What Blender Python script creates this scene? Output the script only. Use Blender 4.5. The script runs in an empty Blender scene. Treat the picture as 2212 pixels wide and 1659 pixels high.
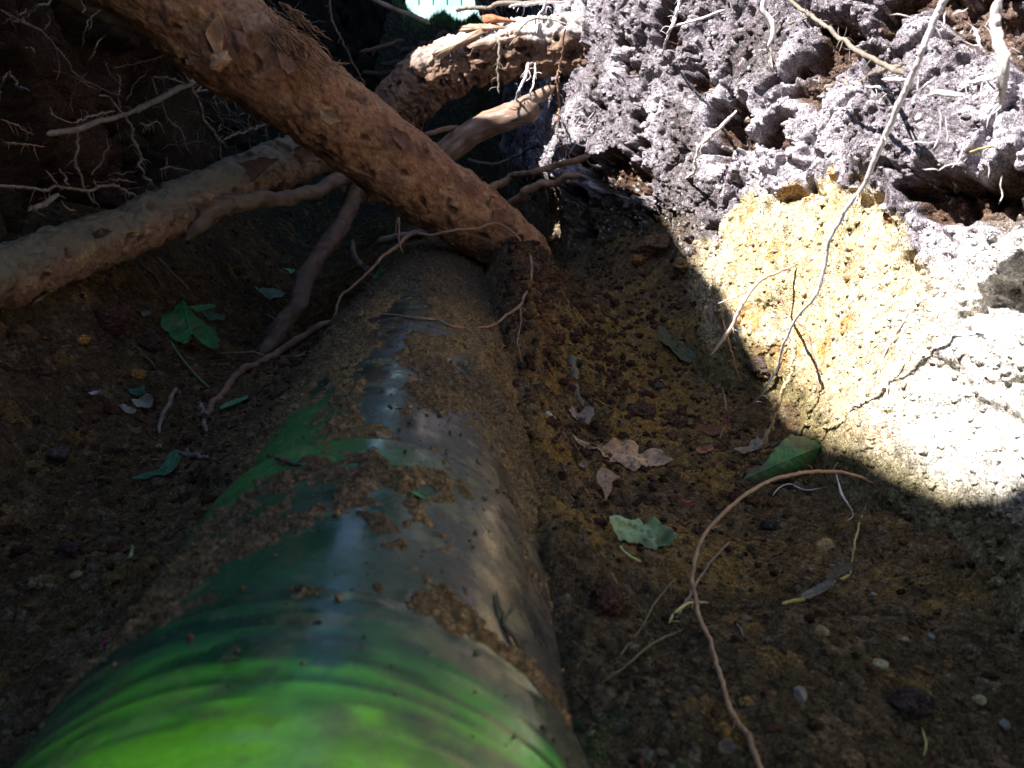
import bpy, math, random
import numpy as np
from mathutils import Vector, Matrix, Euler
R = math.radians
rng = np.random.default_rng(7)
random.seed(7)
scene = bpy.context.scene
col = scene.collection

# ------------------------------------------------------------------ camera
PITCH, YAW = 17.0, 2.8
FPX = 1789.0                      # focal length in pixels of a 2212 wide picture
cam_d = bpy.data.cameras.new('camera')
cam = bpy.data.objects.new('camera', cam_d); col.objects.link(cam)
cam.location = (0, 0, 0)
cam.rotation_euler = Euler((R(90 - PITCH), 0, R(-YAW)), 'XYZ')
cam_d.sensor_width = 36.0
cam_d.lens = 36.0 * FPX / 2212.0
cam_d.clip_start = 0.01; cam_d.clip_end = 500
cam_d.dof.use_dof = True; cam_d.dof.focus_distance = 0.95; cam_d.dof.aperture_fstop = 18.0
scene.camera = cam
# ------------------------------------------------------------------ light
SUN_D = np.array([0.60, 0.25, -0.75]); SUN_D /= np.linalg.norm(SUN_D)
sun_el = math.asin(-SUN_D[2])
w = bpy.data.worlds.new('World'); scene.world = w; w.use_nodes = True
nt = w.node_tree; bg = nt.nodes['Background']
sky = nt.nodes.new('ShaderNodeTexSky'); sky.sky_type = 'NISHITA'; sky.sun_disc = False
sky.sun_elevation = sun_el
sky.sun_rotation = math.atan2(-SUN_D[0], -SUN_D[1])
nt.links.new(sky.outputs[0], bg.inputs[0]); bg.inputs[1].default_value = 0.095
sky.ozone_density = 3.0; sky.dust_density = .5
sd = bpy.data.lights.new('sun', 'SUN'); sd.energy = 5.0; sd.angle = R(0.55); sd.color = (1.0, 0.965, 0.93)
so = bpy.data.objects.new('sun', sd); col.objects.link(so)
so.rotation_euler = Vector(tuple(SUN_D)).to_track_quat('-Z', 'Y').to_euler(); so.location = (-3, -1, 4)
scene.view_settings.view_transform = 'Standard'; scene.view_settings.look = 'None'
scene.view_settings.exposure = 2.0; scene.view_settings.gamma = 1
scene.cycles.max_bounces = 6; scene.cycles.diffuse_bounces = 4; scene.cycles.glossy_bounces = 3

# ------------------------------------------------------------------ picture rays
MR = np.array(cam.rotation_euler.to_matrix())
def ray(u, v):
    return MR @ np.array([(u - 1106) / FPX, (829.5 - v) / FPX, -1.0])
def at(u, v, y):
    d = ray(u, v); return d * (y / d[1])

# ------------------------------------------------------------------ noise
def _h(ix, iy, iz, s):
    h = (ix.astype(np.int64) * 374761393 + iy.astype(np.int64) * 668265263 + iz.astype(np.int64) * 2147483647 + s * 1274126177) & 0xFFFFFFFF
    h = ((h ^ (h >> 13)) * 1274126177) & 0xFFFFFFFF
    h = ((h ^ (h >> 16)) * 2246822519) & 0xFFFFFFFF
    return (((h ^ (h >> 15)) & 0xFFFFFF) / float(0x1000000)).astype(np.float32)
def vn(p, s=0):
    p = np.asarray(p, dtype=np.float64)
    i = np.floor(p); f = (p - i).astype(np.float32); i = i.astype(np.int64)
    f = f * f * f * (f * (f * 6 - 15) + 10)
    r = 0
    for dx in (0, 1):
        wx = f[..., 0] if dx else 1 - f[..., 0]
        for dy in (0, 1):
            wy = wx * (f[..., 1] if dy else 1 - f[..., 1])
            for dz in (0, 1):
                wz = wy * (f[..., 2] if dz else 1 - f[..., 2])
                r = r + wz * _h(i[..., 0] + dx, i[..., 1] + dy, i[..., 2] + dz, s)
    return r * 2 - 1
def fbm(p, sc, oct=4, s=0, g=0.5):
    a, t, r = 1.0, 0.0, 0
    p = np.asarray(p) * sc
    for o in range(oct):
        r = r + a * vn(p + 17.3 * o, s + o); t += a; a *= g; p = p * 2.03
    return r / t
def worley(p, sc, s=0, rad=.75):
    """rounded grains: returns (1 at a grain's centre .. 0 at its rim, random id per grain)"""
    p = np.asarray(p, dtype=np.float64) * sc
    b = np.floor(p - 0.5).astype(np.int64)
    best = np.full(p.shape[:-1], 9.0, np.float32); bid = np.zeros(p.shape[:-1], np.float32)
    for dx in (0, 1):
        for dy in (0, 1):
            for dz in (0, 1):
                cx, cy, cz = b[..., 0] + dx, b[..., 1] + dy, b[..., 2] + dz
                d = (cx + .5 + .8 * (_h(cx, cy, cz, s) - .5) - p[..., 0]) ** 2 + (cy + .5 + .8 * (_h(cx, cy, cz, s + 1) - .5) - p[..., 1]) ** 2 + (cz + .5 + .8 * (_h(cx, cy, cz, s + 2) - .5) - p[..., 2]) ** 2
                m = d < best
                best = np.where(m, d, best); bid = np.where(m, _h(cx, cy, cz, s + 3), bid)
    return np.sqrt(np.clip(1 - best / rad, 0, 1)).astype(np.float32), bid
def sst(a, b, x):
    t = np.clip((x - a) / (b - a), 0, 1); return t * t * (3 - 2 * t)
def lerp(a, b, t): return a + (b - a) * t
def cmix(a, b, t): return a + (np.asarray(b, np.float32) - a) * t[..., None]

# ------------------------------------------------------------------ mesh helpers
def tag(o, label=None, cat=None, group=None, kind=None):
    if label: o['label'] = label
    if cat: o['category'] = cat
    if group: o['group'] = group
    if kind: o['kind'] = kind
    return o
def mesh_obj(name, V, F, C=None, mat=None, parent=None, smooth=True):
    """V (n,3), F (m,k) one polygon size, C (n,3)"""
    V = np.asarray(V, np.float32).reshape(-1, 3); F = np.asarray(F, np.int32)
    me = bpy.data.meshes.new(name); k = F.shape[1]
    me.vertices.add(len(V)); me.vertices.foreach_set('co', V.ravel())
    me.loops.add(F.size); me.loops.foreach_set('vertex_index', F.ravel())
    me.polygons.add(len(F)); me.polygons.foreach_set('loop_start', np.arange(0, F.size, k, dtype=np.int32))
    me.polygons.foreach_set('use_smooth', np.full(len(F), smooth))
    if C is not None:
        C = np.asarray(C, np.float32).reshape(-1, 3)
        a = me.color_attributes.new('Col', 'FLOAT_COLOR', 'POINT')
        a.data.foreach_set('color', np.concatenate([np.clip(C, 0.003, .95), np.ones((len(C), 1), np.float32)], 1).ravel())
    me.update(calc_edges=True); me.validate(verbose=False)
    o = bpy.data.objects.new(name, me); col.objects.link(o)
    if mat: me.materials.append(mat)
    if parent: o.parent = parent
    return o
def grid_faces(n, m, wrap=False, off=0):
    i = np.arange(n - 1)[:, None]; j = np.arange(m if wrap else m - 1)[None, :]
    j2 = (j + 1) % m
    a = i * m + j; b = i * m + j2; c = (i + 1) * m + j2; d = (i + 1) * m + j
    return (np.stack([a, b, c, d], -1).reshape(-1, 4) + off)
def grid_obj(name, P, C, mat, parent=None, flip=False):
    n, m = P.shape[:2]; F = grid_faces(n, m)
    if flip: F = F[:, ::-1]
    return mesh_obj(name, P, F, C, mat, parent)

# ------------------------------------------------------------------ materials
def mat_new(name, rough=0.9, spec=0.25, fine=900.0, bump=0.35, var=0.35, coat=0.0, metal=0.0, base=None, sub=0.0, bumpd=0.001, dark=None):
    m = bpy.data.materials.new(name); m.use_nodes = True
    n = m.node_tree.nodes; l = m.node_tree.links; b = n['Principled BSDF']
    b.inputs['Roughness'].default_value = rough; b.inputs['Specular IOR Level'].default_value = spec
    b.inputs['Metallic'].default_value = metal; b.inputs['Coat Weight'].default_value = coat
    tc = n.new('ShaderNodeTexCoord')
    ns = n.new('ShaderNodeTexNoise'); ns.inputs['Scale'].default_value = fine; ns.inputs['Detail'].default_value = 5; ns.inputs['Roughness'].default_value = .6
    l.new(tc.outputs['Object'], ns.inputs['Vector'])
    mr = n.new('ShaderNodeMapRange'); mr.inputs[1].default_value = .3; mr.inputs[2].default_value = .7
    mr.inputs[3].default_value = 1 - var; mr.inputs[4].default_value = 1 + var
    l.new(ns.outputs[0], mr.inputs[0])
    mx = n.new('ShaderNodeMix'); mx.data_type = 'RGBA'; mx.blend_type = 'MULTIPLY'; mx.inputs[0].default_value = 1
    if base is None:
        at_ = n.new('ShaderNodeAttribute'); at_.attribute_name = 'Col'; l.new(at_.outputs['Color'], mx.inputs[6])
    else:
        mx.inputs[6].default_value = (*base, 1)
    l.new(mr.outputs[0], mx.inputs[7]); l.new(mx.outputs[2], b.inputs['Base Color'])
    if bump:
        bp = n.new('ShaderNodeBump'); bp.inputs['Strength'].default_value = bump; bp.inputs['Distance'].default_value = bumpd
        l.new(ns.outputs[0], bp.inputs['Height']); l.new(bp.outputs[0], b.inputs['Normal'])
    if sub:
        tr = n.new('ShaderNodeBsdfTranslucent'); l.new(mx.outputs[2], tr.inputs[0])
        ms = n.new('ShaderNodeMixShader'); ms.inputs[0].default_value = sub
        l.new(b.outputs[0], ms.inputs[1]); l.new(tr.outputs[0], ms.inputs[2]); l.new(ms.outputs[0], n['Material Output'].inputs[0])
    return m
M_soil = mat_new('soil', 1.0, .04, 1300, .6, .4, bumpd=.0012)
def add_grains(m, scales=(420, 1000), dist=(.0022, .0010), var=.32):
    n = m.node_tree.nodes; l = m.node_tree.links; b = n['Principled BSDF']
    tc = n['Texture Coordinate']; prev = b.inputs['Normal'].links[0].from_socket if b.inputs['Normal'].links else None
    csrc = b.inputs['Base Color'].links[0].from_socket
    wn = n.new('ShaderNodeTexNoise'); wn.inputs['Scale'].default_value = 150; l.new(tc.outputs['Object'], wn.inputs['Vector'])
    wm = n.new('ShaderNodeMix'); wm.data_type = 'RGBA'; wm.blend_type = 'LINEAR_LIGHT'; wm.inputs[0].default_value = .004
    l.new(tc.outputs['Object'], wm.inputs[6]); l.new(wn.outputs['Color'], wm.inputs[7])
    for sc, d in zip(scales, dist):
        v = n.new('ShaderNodeTexVoronoi'); v.inputs['Scale'].default_value = sc; l.new(wm.outputs[2], v.inputs['Vector'])
        bp = n.new('ShaderNodeBump'); bp.invert = True; bp.inputs['Strength'].default_value = .9; bp.inputs['Distance'].default_value = d
        l.new(v.outputs['Distance'], bp.inputs['Height'])
        if prev: l.new(prev, bp.inputs['Normal'])
        prev = bp.outputs[0]
        sp = n.new('ShaderNodeSeparateColor'); l.new(v.outputs['Color'], sp.inputs[0])
        mr = n.new('ShaderNodeMapRange'); mr.inputs[3].default_value = 1 - var; mr.inputs[4].default_value = 1 + var; l.new(sp.outputs[0], mr.inputs[0])
        mx = n.new('ShaderNodeMix'); mx.data_type = 'RGBA'; mx.blend_type = 'MULTIPLY'; mx.inputs[0].default_value = 1
        l.new(csrc, mx.inputs[6]); l.new(mr.outputs[0], mx.inputs[7]); csrc = mx.outputs[2]
    l.new(prev, b.inputs['Normal']); l.new(csrc, b.inputs['Base Color'])
add_grains(M_soil)
M_bark = mat_new('bark', .8, .25, 700, .5, .3)
M_root = mat_new('fine_root', .75, .3, 900, .3, .2)
M_pipe = mat_new('pipe_plastic', .34, .32, 300, .10, .12, bumpd=.0005)
def pipe_dust(m):
    n = m.node_tree.nodes; l = m.node_tree.links; b = n['Principled BSDF']; tc = n['Texture Coordinate']
    a = n.new('ShaderNodeTexNoise'); a.inputs['Scale'].default_value = 28; a.inputs['Detail'].default_value = 8; a.inputs['Roughness'].default_value = .7; l.new(tc.outputs['Object'], a.inputs['Vector'])
    r = n.new('ShaderNodeMapRange'); r.inputs[1].default_value = .42; r.inputs[2].default_value = .62; r.inputs[3].default_value = .13; r.inputs[4].default_value = .5; l.new(a.outputs[0], r.inputs[0]); l.new(r.outputs[0], b.inputs['Roughness'])
    c = n.new('ShaderNodeTexNoise'); c.inputs['Scale'].default_value = 90; c.inputs['Detail'].default_value = 9; c.inputs['Roughness'].default_value = .75; l.new(tc.outputs['Object'], c.inputs['Vector'])
    q = n.new('ShaderNodeMapRange'); q.inputs[1].default_value = .53; q.inputs[2].default_value = .68; q.inputs[3].default_value = 0; q.inputs[4].default_value = .55; l.new(c.outputs[0], q.inputs[0])
    src = b.inputs['Base Color'].links[0].from_socket
    mx = n.new('ShaderNodeMix'); mx.data_type = 'RGBA'; l.new(q.outputs[0], mx.inputs[0]); l.new(src, mx.inputs[6]); mx.inputs[7].default_value = (.15, .12, .07, 1); l.new(mx.outputs[2], b.inputs['Base Color'])
pipe_dust(M_pipe)
M_leafdry = mat_new('dry_leaf', .8, .2, 500, .3, .3, sub=.15, bumpd=.0005)
M_leaf = mat_new('green_leaf', .5, .4, 400, .3, .2, sub=.2, bumpd=.0005)
M_stone = mat_new('stone', .85, .25, 600, .5, .25)
M_fence = mat_new('fence_sheet', .5, .4, 5, .1, .2)
M_grass = mat_new('grass', .8, .2, 40, .3, .4)

# ------------------------------------------------------------------ trench shape functions
PX, PZ, PR = -0.060, -0.251, 0.100          # pipe axis and radius
def pipe_r(y):
    y = np.asarray(y, float)
    r = np.where(y < .249, .1050, np.where(y < .405, .1005, .0945))
    # narrow rounded lips
    r = r - .0015 * np.exp(-((y - .2475) / .0022) ** 2) - .001 * np.exp(-((y - .4045) / .002) ** 2)
    g = np.sin(y * 2 * math.pi / .0085 + 1.3 * np.sin(y * 190)) ; r = r + np.where(y < .238, .00055 * g - .0004 * np.clip(np.sin(y * 300), 0, 1) ** 6, 0)
    return r
def end_rise(y):                             # the trench climbs out far away
    return 0.95 * sst(3.6, 6.2, y)
def floor_macro(x, y):
    x = np.asarray(x, float); y = np.asarray(y, float)
    z = -0.262 + 0.012 * np.sin(y * 5.1 + 1) * np.sin(x * 9 + .5)
    z = z + 0.085 * np.exp(-((x - .085) / .062) ** 2 - ((y - 1.06) / .22) ** 2)      # clod pile beside the pipe
    z = z + 0.022 * np.exp(-((x - .03) / .05) ** 2) * sst(.45, .8, y)                 # soil banked on the pipe's flank
    z = z + 0.020 * np.exp(-((x - .10) / .08) ** 2 - ((y - .38) / .15) ** 2)
    z = z + 0.018 * np.exp(-((x + .17) / .05) ** 2)
    z = z + (.030 + .009 * np.sin(y * 31 + 1) + .006 * np.sin(y * 83)) * np.exp(-((x - .045) / .032) ** 2) * sst(.24, .33, y)   # loose soil heaped on the flank
    z = z + 0.05 * np.exp(-((x + .17) / .09) ** 2) * sst(1.2, 2.2, y)
    z = z + 0.13 * sst(.10, .32, x) * sst(.85, 1.2, y) * (1 - .3 * sst(1.3, 1.8, y))  # slumped talus by the right wall
    z = z + 0.02 * sst(.22, .32, x)
    z = z + 0.16 * sst(-.28, -.52, x)
    z = z + end_rise(y)
    return z
def wall_macro(y, z):                        # right wall: x of its face
    y = np.asarray(y, float); z = np.asarray(z, float)
    x = np.interp(y, [-2, .35, .6, .8, 1.0, 1.25, 1.5, 1.75, 2.2, 7], [.29, .29, .292, .280, .268, .215, .130, .125, .125, .13])
    x = x + np.interp(y, [.5, 1.15], [.30, .16]) * (z + .25)
    und = sst(1.02, 1.2, y) * (1 - sst(1.9, 2.3, y))
    x = x + und * .035 * sst(-.06, -.14, z)                                  # undercut below the overhang
    x = x - .46 * np.maximum(0, z - .41)                                    # unseen upper bank, leaned in to cut off sky light
    # buttress folds of the sandy layer
    fold = np.sin(y * 21 + 2.2) * .5 + .5
    x = x - .022 * fold * sst(-.02, -.16, z) * (1 - sst(1.0, 1.2, y))
    return x
def lwall_macro(y, z):
    y = np.asarray(y, float); z = np.asarray(z, float)
    x = np.interp(y, [-2, .4, .8, 1.2, 1.8, 7], [-.46, -.45, -.47, -.50, -.46, -.42]) - .10 * (z + .25)
    return x
def soil_grain(P, a=1.0, s=0, near=1.0):
    """crumbly relief in metres, grains of about 12, 6 and 3 mm"""
    wv = P + .004 * np.stack([vn(P * 90, s + 50), vn(P * 90, s + 51), vn(P * 90, s + 52)], -1)
    g0, i0 = worley(wv, 48, s + 10)
    g1, i1 = worley(wv, 105, s + 20)
    g2, i2 = worley(P, 230, s + 30)
    g0b, _ = worley(wv, 48, s + 10, .36)
    k = sst(-.25, .35, fbm(P, 14, 3, s + 60))
    h = a * (.0075 * g0b * i0 ** 1.5 * (.25 + .75 * k) + .0040 * g1 * (.45 + .55 * i1) + .0022 * g2 * (.3 + .7 * i2))
    return h, (i0, i1, i2, g0, g1, g2)

# colours (albedo)
C_BROWN = (.112, .078, .040); C_DARK = (.048, .033, .020); C_RED = (.085, .044, .029)
C_OCHRE = (.215, .135, .042); C_SAND = (.54, .45, .30); C_HUM = (.200, .172, .190); C_OLIVE = (.062, .052, .028)

# ---- left rim profile: unseen edge, its heights shaped so the shadow ends on the right wall
RIMX = -0.40  # set inward so the unseen rim also narrows the sky light
def rim_setup():
    pts = [np.array(t) for t in ((.34, -1.2, -.22), (.34, .30, -.215))]
    for (u, v) in ((2260, 1010), (2190, 1030), (2150, 1085), (2060, 1070), (1960, 1040), (1890, 990), (1830, 965), (1760, 950), (1700, 925), (1650, 850), (1600, 740), (1545, 620), (1455, 505), (1410, 445), (1350, 385)):
        pts.append(hit(u, v, 0))
    pts += [np.array(t) for t in ((.17, 1.46, -.03), (.02, 1.50, .0), (-.04, 1.58, .06), (-.09, 1.60, .09), (-.15, 1.62, .25), (.2, 1.95, .9), (.2, 7, 1.0))]
    q = []
    for p in pts:
        k = (p[0] - RIMX) / SUN_D[0]; q.append((p[1] - SUN_D[1] * k, p[2] - SUN_D[2] * k))
    q.sort(); return [a_[0] for a_ in q], [a_[1] for a_ in q]
def rim_h(y): return np.interp(y, ry, rz)

# ------------------------------------------------------------------ trench floor
def geo(a, b, r): return a * np.exp(np.arange(0, math.log(b / a) + r, r))
def floor_surface(X, Y):
    P = np.stack([X, Y, floor_macro(X, Y)], -1)
    h = fbm(P, 7, 4, 3) * .014 + fbm(P, 30, 3, 5) * .005
    big, bi = worley(P, 20, 77, .32)
    h = h + .011 * big * (bi > .45) * bi * sst(-.1, .3, fbm(P, 5, 2, 9))
    g, ids = soil_grain(P, 1.0 if True else 0, 0)
    pile = np.exp(-((X - .10) / .10) ** 2 - ((Y - .98) / .30) ** 2)
    g0, j0 = worley(P, 38, 99)
    h = h + g * (1 + .5 * pile) + pile * .012 * g0 * j0
    P[..., 2] += h
    return P, ids, pile
def patch(X, Y, cx, cy, rx, ry_): return np.exp(-((X - cx) / rx) ** 2 - ((Y - cy) / ry_) ** 2)
def floor_colour(P, X, Y, ids, pile):
    n1 = fbm(P, 6, 4, 200); n2 = fbm(P, 25, 4, 210); n3 = fbm(P, 90, 3, 220)
    C = np.zeros(P.shape, np.float32) + np.asarray(C_BROWN, np.float32)
    C = cmix(C, C_DARK, sst(-.1, .4, n1 + .5 * n2) * .7)
    C = cmix(C, C_RED, np.clip(pile * 1.2 + .25 * n2, 0, 1) * .8)
    oc = (1.7 * patch(X, Y, .165, .84, .08, .14) + 1.8 * patch(X, Y, .105, .455, .07, .05) + .7 * patch(X, Y, .22, .98, .08, .14) + .6 * patch(X, Y, .18, .62, .1, .05)
          + .45 * patch(X, Y, -.44, .60, .05, .10) + .45 * patch(X, Y, .04, .60, .05, .25) + .5 * patch(X, Y, .25, .42, .05, .1) + .25 * patch(X, Y, -.36, .78, .05, .05))
    ot = sst(.30, .85, oc * (1 + 1.1 * n2 + .9 * n3) + .12 * n2 + .1 * n3)
    C = cmix(C, C_OCHRE, ot * .8)
    C = cmix(C, (.15, .125, .085), sst(.12, .4, fbm(P, 160, 3, 233)) * .45)
    C = C * (1 - .35 * sst(-.12, -.30, X))[..., None]  # shade over the left floor darkened into the colour
    C = cmix(C, (.022, .034, .026), sst(1.35, 1.9, Y) * .75)  # teal shade of the far floor put into the colour
    C = cmix(C, C_OLIVE, sst(.0, .5, patch(X, Y, .2, .25, .2, .12) + .3 * n1) * .7)
    C = cmix(C, (.05, .085, .03), sst(.45, .8, patch(X, Y, .045, .2, .05, .1) + .4 * n3) * .8)
    # single pale, rusty and grey grains
    i0, i1, i2 = ids[0], ids[1], ids[2]
    C = C * (.72 + .6 * i1 * .5 + .45 * i2)[..., None]
    C = cmix(C, (.17, .12, .07), (i1 > .93).astype(np.float32) * .6)
    C = cmix(C, (.15, .125, .09), ((i2 > .975)).astype(np.float32) * .8)
    C = cmix(C, C_OCHRE, ((i0 > .93) & (ids[3] > .3)).astype(np.float32) * .4)
    return C
ys = geo(.135, 6.6, .0029); xs = np.concatenate([np.linspace(-.72, -.46, 90, endpoint=False), np.linspace(-.46, .42, 720), np.linspace(.425, .6, 30)])
Yg, Xg = np.meshgrid(ys, xs, indexing='ij')
P, ids, pile = floor_surface(Xg, Yg)
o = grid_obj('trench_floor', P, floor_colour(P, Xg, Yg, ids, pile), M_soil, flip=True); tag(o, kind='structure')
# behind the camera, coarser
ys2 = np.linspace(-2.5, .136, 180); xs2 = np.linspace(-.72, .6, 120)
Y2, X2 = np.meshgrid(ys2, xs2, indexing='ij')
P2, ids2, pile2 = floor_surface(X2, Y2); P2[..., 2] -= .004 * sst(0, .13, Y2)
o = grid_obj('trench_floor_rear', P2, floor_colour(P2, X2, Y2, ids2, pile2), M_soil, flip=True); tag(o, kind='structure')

# ------------------------------------------------------------------ right wall
def wall_surface(Y, Z, fine=1.0):
    P = np.stack([wall_macro(Y, Z), Y, Z], -1)
    zb = np.interp(Y, [.40, .50, .62, .73, .82, .97, 1.14], [-.085, -.095, -.085, -.045, -.05, -.10, -.15])
    up = sst(-.05, .05, Z - zb + .07 * fbm(P, 9, 4, 400))          # humus layer above the sand
    nearpale = sst(.60, .48, Y + .05 * fbm(P, 12, 3, 401)) * sst(-.03, -.09, Z + .05 * fbm(P, 14, 3, 402))
    n = fbm(P, 6, 5, 410)
    rid = 1 - np.abs(fbm(P, 11, 4, 420)) * 2.2
    big, bi = worley(P + .012 * np.stack([vn(P * 30, 1), vn(P * 30, 2), vn(P * 30, 3)], -1), 17, 430, .5)
    h = n * .026 * (.28 + .97 * up) + big * bi * .013 * up + big * bi * .005 * (1 - up) + fbm(P, 38, 3, 433) * .003
    holes = sst(.12, .34, fbm(P * np.array([.7, .7, 1.1]), 14, 4, 440) + .10 * (up - 1) + .24 * patch(Y, Z, .83, .075, .07, .022) + .24 * patch(Y, Z, .64, .085, .04, .022) + .2 * patch(Y, Z, 1.18, .13, .05, .02) + .24 * patch(Y, Z, .54, -.04, .012, .016) + .22 * patch(Y, Z, .93, -.015, .10, .012) + .10 * fbm(P, 60, 3, 441) + .2 * patch(Y, Z, .55, .10, .10, .04) + .14 * patch(Y, Z, 1.45, -.02, .10, .05))
    h = h - holes * (.036 * up + .004)
    cr = sst(.80, .97, rid) * up
    h = h - cr * .012
    g, ids = soil_grain(P, 1.0, 40)
    smooth_ = (1 - up) * sst(-.1, .3, fbm(P, 12, 2, 450) + .15)
    h = h + g * (.45 + .70 * up) * (1 - .35 * smooth_)
    c5, i5 = worley(P + .003 * np.stack([vn(P * 110, 91), vn(P * 110, 92), vn(P * 110, 93)], -1), 150, 470); h = h + up * .0034 * c5 * (.3 + .7 * i5)
    # vertical runnels in the sand
    h = h + (1 - up) * .006 * fbm(P * np.array([1, 1, .22]), 38, 3, 460)
    P[..., 0] -= h * .85; P[..., 1] -= h * .62 * fine; P[..., 2] += h * .30 * fine
    P[..., 2] += (vn(P * 55, 70) * .0020 + vn(P * 120, 72) * .0010) * fine
    P[..., 1] += (vn(P * 55, 71) * .0020 + vn(P * 120, 73) * .0010) * fine
    return P, up, holes, ids, nearpale
def wall_colour(P, Y, Z, up, holes, ids, npale):
    n2 = fbm(P, 26, 4, 510); n3 = fbm(P, 8, 3, 520)
    C = np.zeros(P.shape, np.float32) + np.asarray(C_SAND, np.float32)
    C = cmix(C, (.62, .45, .21), sst(-.1, .4, n3 + .4 * n2) * .6)
    C = cmix(C, (.42, .22, .07), sst(.22, .45, fbm(P, 34, 4, 530)) * .8)
    C = cmix(C, (.30, .25, .15), sst(.08, .35, fbm(P * np.array([1, 1, .25]), 30, 4, 535)) * .6)
    C = cmix(C, (.30, .26, .22), sst(.2, .4, n2 + .2 * n3 - .12) * .35)
    hum = np.clip(sst(.35, .62, up + .38 * n2), 0, 1)
    H = np.zeros(P.shape, np.float32) + np.asarray(C_HUM, np.float32)
    H = cmix(H, (.44, .40, .435), sst(-.06, .26, fbm(P, 9, 5, 540)) * .9)
    H = cmix(H, (.10, .080, .074), sst(.05, .5, fbm(P, 12, 3, 550)) * .7)
    H = cmix(H, (.09, .05, .028), sst(.2, .7, holes) * .9)
    C = cmix(C, H, hum * (.35 + .65 * sst(.45, .7, hum + .5 * n2)))
    C = cmix(C, (.60, .57, .53), npale * .85)
    # brown foot of the wall, its shade put into the colour
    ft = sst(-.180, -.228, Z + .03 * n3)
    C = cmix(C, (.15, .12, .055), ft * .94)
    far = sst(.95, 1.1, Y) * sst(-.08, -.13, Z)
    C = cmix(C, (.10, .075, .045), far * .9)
    C = C * (.60 + .42 * ids[1] + .42 * ids[2])[..., None]
    C = cmix(C, (.55, .52, .50), ((ids[2] > .93)).astype(np.float32) * .6 * (1 - ft))
    return C
ysw = geo(.24, 2.4, .0022); zsw = np.linspace(-.31, .40, 760)
Yw, Zw = np.meshgrid(ysw, zsw, indexing='ij')
Pw, up, holes, ids, npale = wall_surface(Yw, Zw)
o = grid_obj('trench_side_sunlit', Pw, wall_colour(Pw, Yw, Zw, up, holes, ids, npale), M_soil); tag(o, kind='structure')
def coarse_wall(name, y0, y1, z0, z1, n, m, right=True):
    Y, Z = np.meshgrid(np.linspace(y0, y1, n), np.linspace(z0, z1, m), indexing='ij')
    if right:
        P, up, ho, ids, npl = wall_surface(Y, Z); C = wall_colour(P, Y, Z, up, ho, ids, npl)
        o = grid_obj(name, P, C, M_soil)
    tag(o, kind='structure')
coarse_wall('trench_side_upper', -2.5, 2.42, .396, .86, 700, 80)
coarse_wall('trench_side_near', -2.5, .242, -.31, .42, 240, 90)
coarse_wall('trench_side_far', 2.38, 7.0, -.31, 1.3, 420, 180)

# ------------------------------------------------------------------ first surface along a picture ray
_t0 = geo(.16, 3.2, .012)
def _inside(Pp):
    x, y, z = Pp[:, 0], Pp[:, 1], Pp[:, 2]
    ins = z < floor_surface(x, y)[0][:, 2]
    ins |= x > wall_surface(y, z, 0)[0][:, 0]
    ins |= (x < lwall_macro(y, z) + .01)
    ins |= (x - PX) ** 2 + (z - PZ) ** 2 < pipe_r(y) ** 2
    return ins
_hc = {}
def hit(u, v, lift=.002):
    d = ray(u, v); key = (u, v)
    if key not in _hc:
        i = _inside(d[None, :] * (_t0 / d[1])[:, None]); k = int(np.argmax(i)) if i.any() else len(_t0) - 1
        t1 = np.linspace(_t0[max(0, k - 1)], _t0[k], 14); i = _inside(d[None, :] * (t1 / d[1])[:, None])
        _hc[key] = d * (t1[int(np.argmax(i)) if i.any() else -1] / d[1])
    dn = d / np.linalg.norm(d)
    return _hc[key] - dn * lift * 1.0 + np.array([0, 0, lift * .6])

ry, rz = rim_setup()
# ------------------------------------------------------------------ left wall up to its unseen rim, shaped for the shadow
def lwall(name, ysl, tn):
    t = np.linspace(0, 1, tn)
    Y, T = np.meshgrid(ysl, t, indexing='ij')
    top = rim_h(Y) + .012 * fbm(np.stack([Y * 0, Y, Y * 0], -1), 9, 3, 601)
    T2 = np.where(T < .72, T / .72 * .36, .36 + (T - .72) / .28 * .64)      # most rows in the part in view
    Z = -.31 + T2 * (top + .31)
    base = lwall_macro(Y, Z); k = sst(.35, 1, T2)
    X = base * (1 - k) + RIMX * k
    P = np.stack([X, Y, Z], -1)
    h = fbm(P, 5, 5, 610) * .06 + fbm(P, 18, 3, 611) * .015
    big, bi = worley(P, 17, 630, .4); h = h + .02 * big * bi
    ho = sst(.1, .35, fbm(P, 8, 4, 640)); h = h - .05 * ho
    g, ids = soil_grain(P, 1.0, 80); h = h + g
    h = h * (1 - .85 * sst(.8, 1, T2))
    P[..., 0] += h
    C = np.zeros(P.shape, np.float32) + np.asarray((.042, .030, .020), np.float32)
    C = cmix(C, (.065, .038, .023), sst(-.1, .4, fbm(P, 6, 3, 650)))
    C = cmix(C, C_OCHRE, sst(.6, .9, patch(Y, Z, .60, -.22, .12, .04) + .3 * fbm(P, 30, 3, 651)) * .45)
    C = cmix(C, (.022, .030, .026), sst(1.3, 1.9, Y) * .7)  # same cool far shade mixed into the wall colour
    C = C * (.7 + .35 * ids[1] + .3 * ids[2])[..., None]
    o = grid_obj(name, P, C, M_soil, flip=True); tag(o, kind='structure'); return P
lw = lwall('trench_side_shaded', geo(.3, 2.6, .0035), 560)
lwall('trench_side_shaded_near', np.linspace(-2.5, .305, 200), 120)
lwall('trench_side_shaded_far', np.linspace(2.58, 7, 300), 180)

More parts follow.
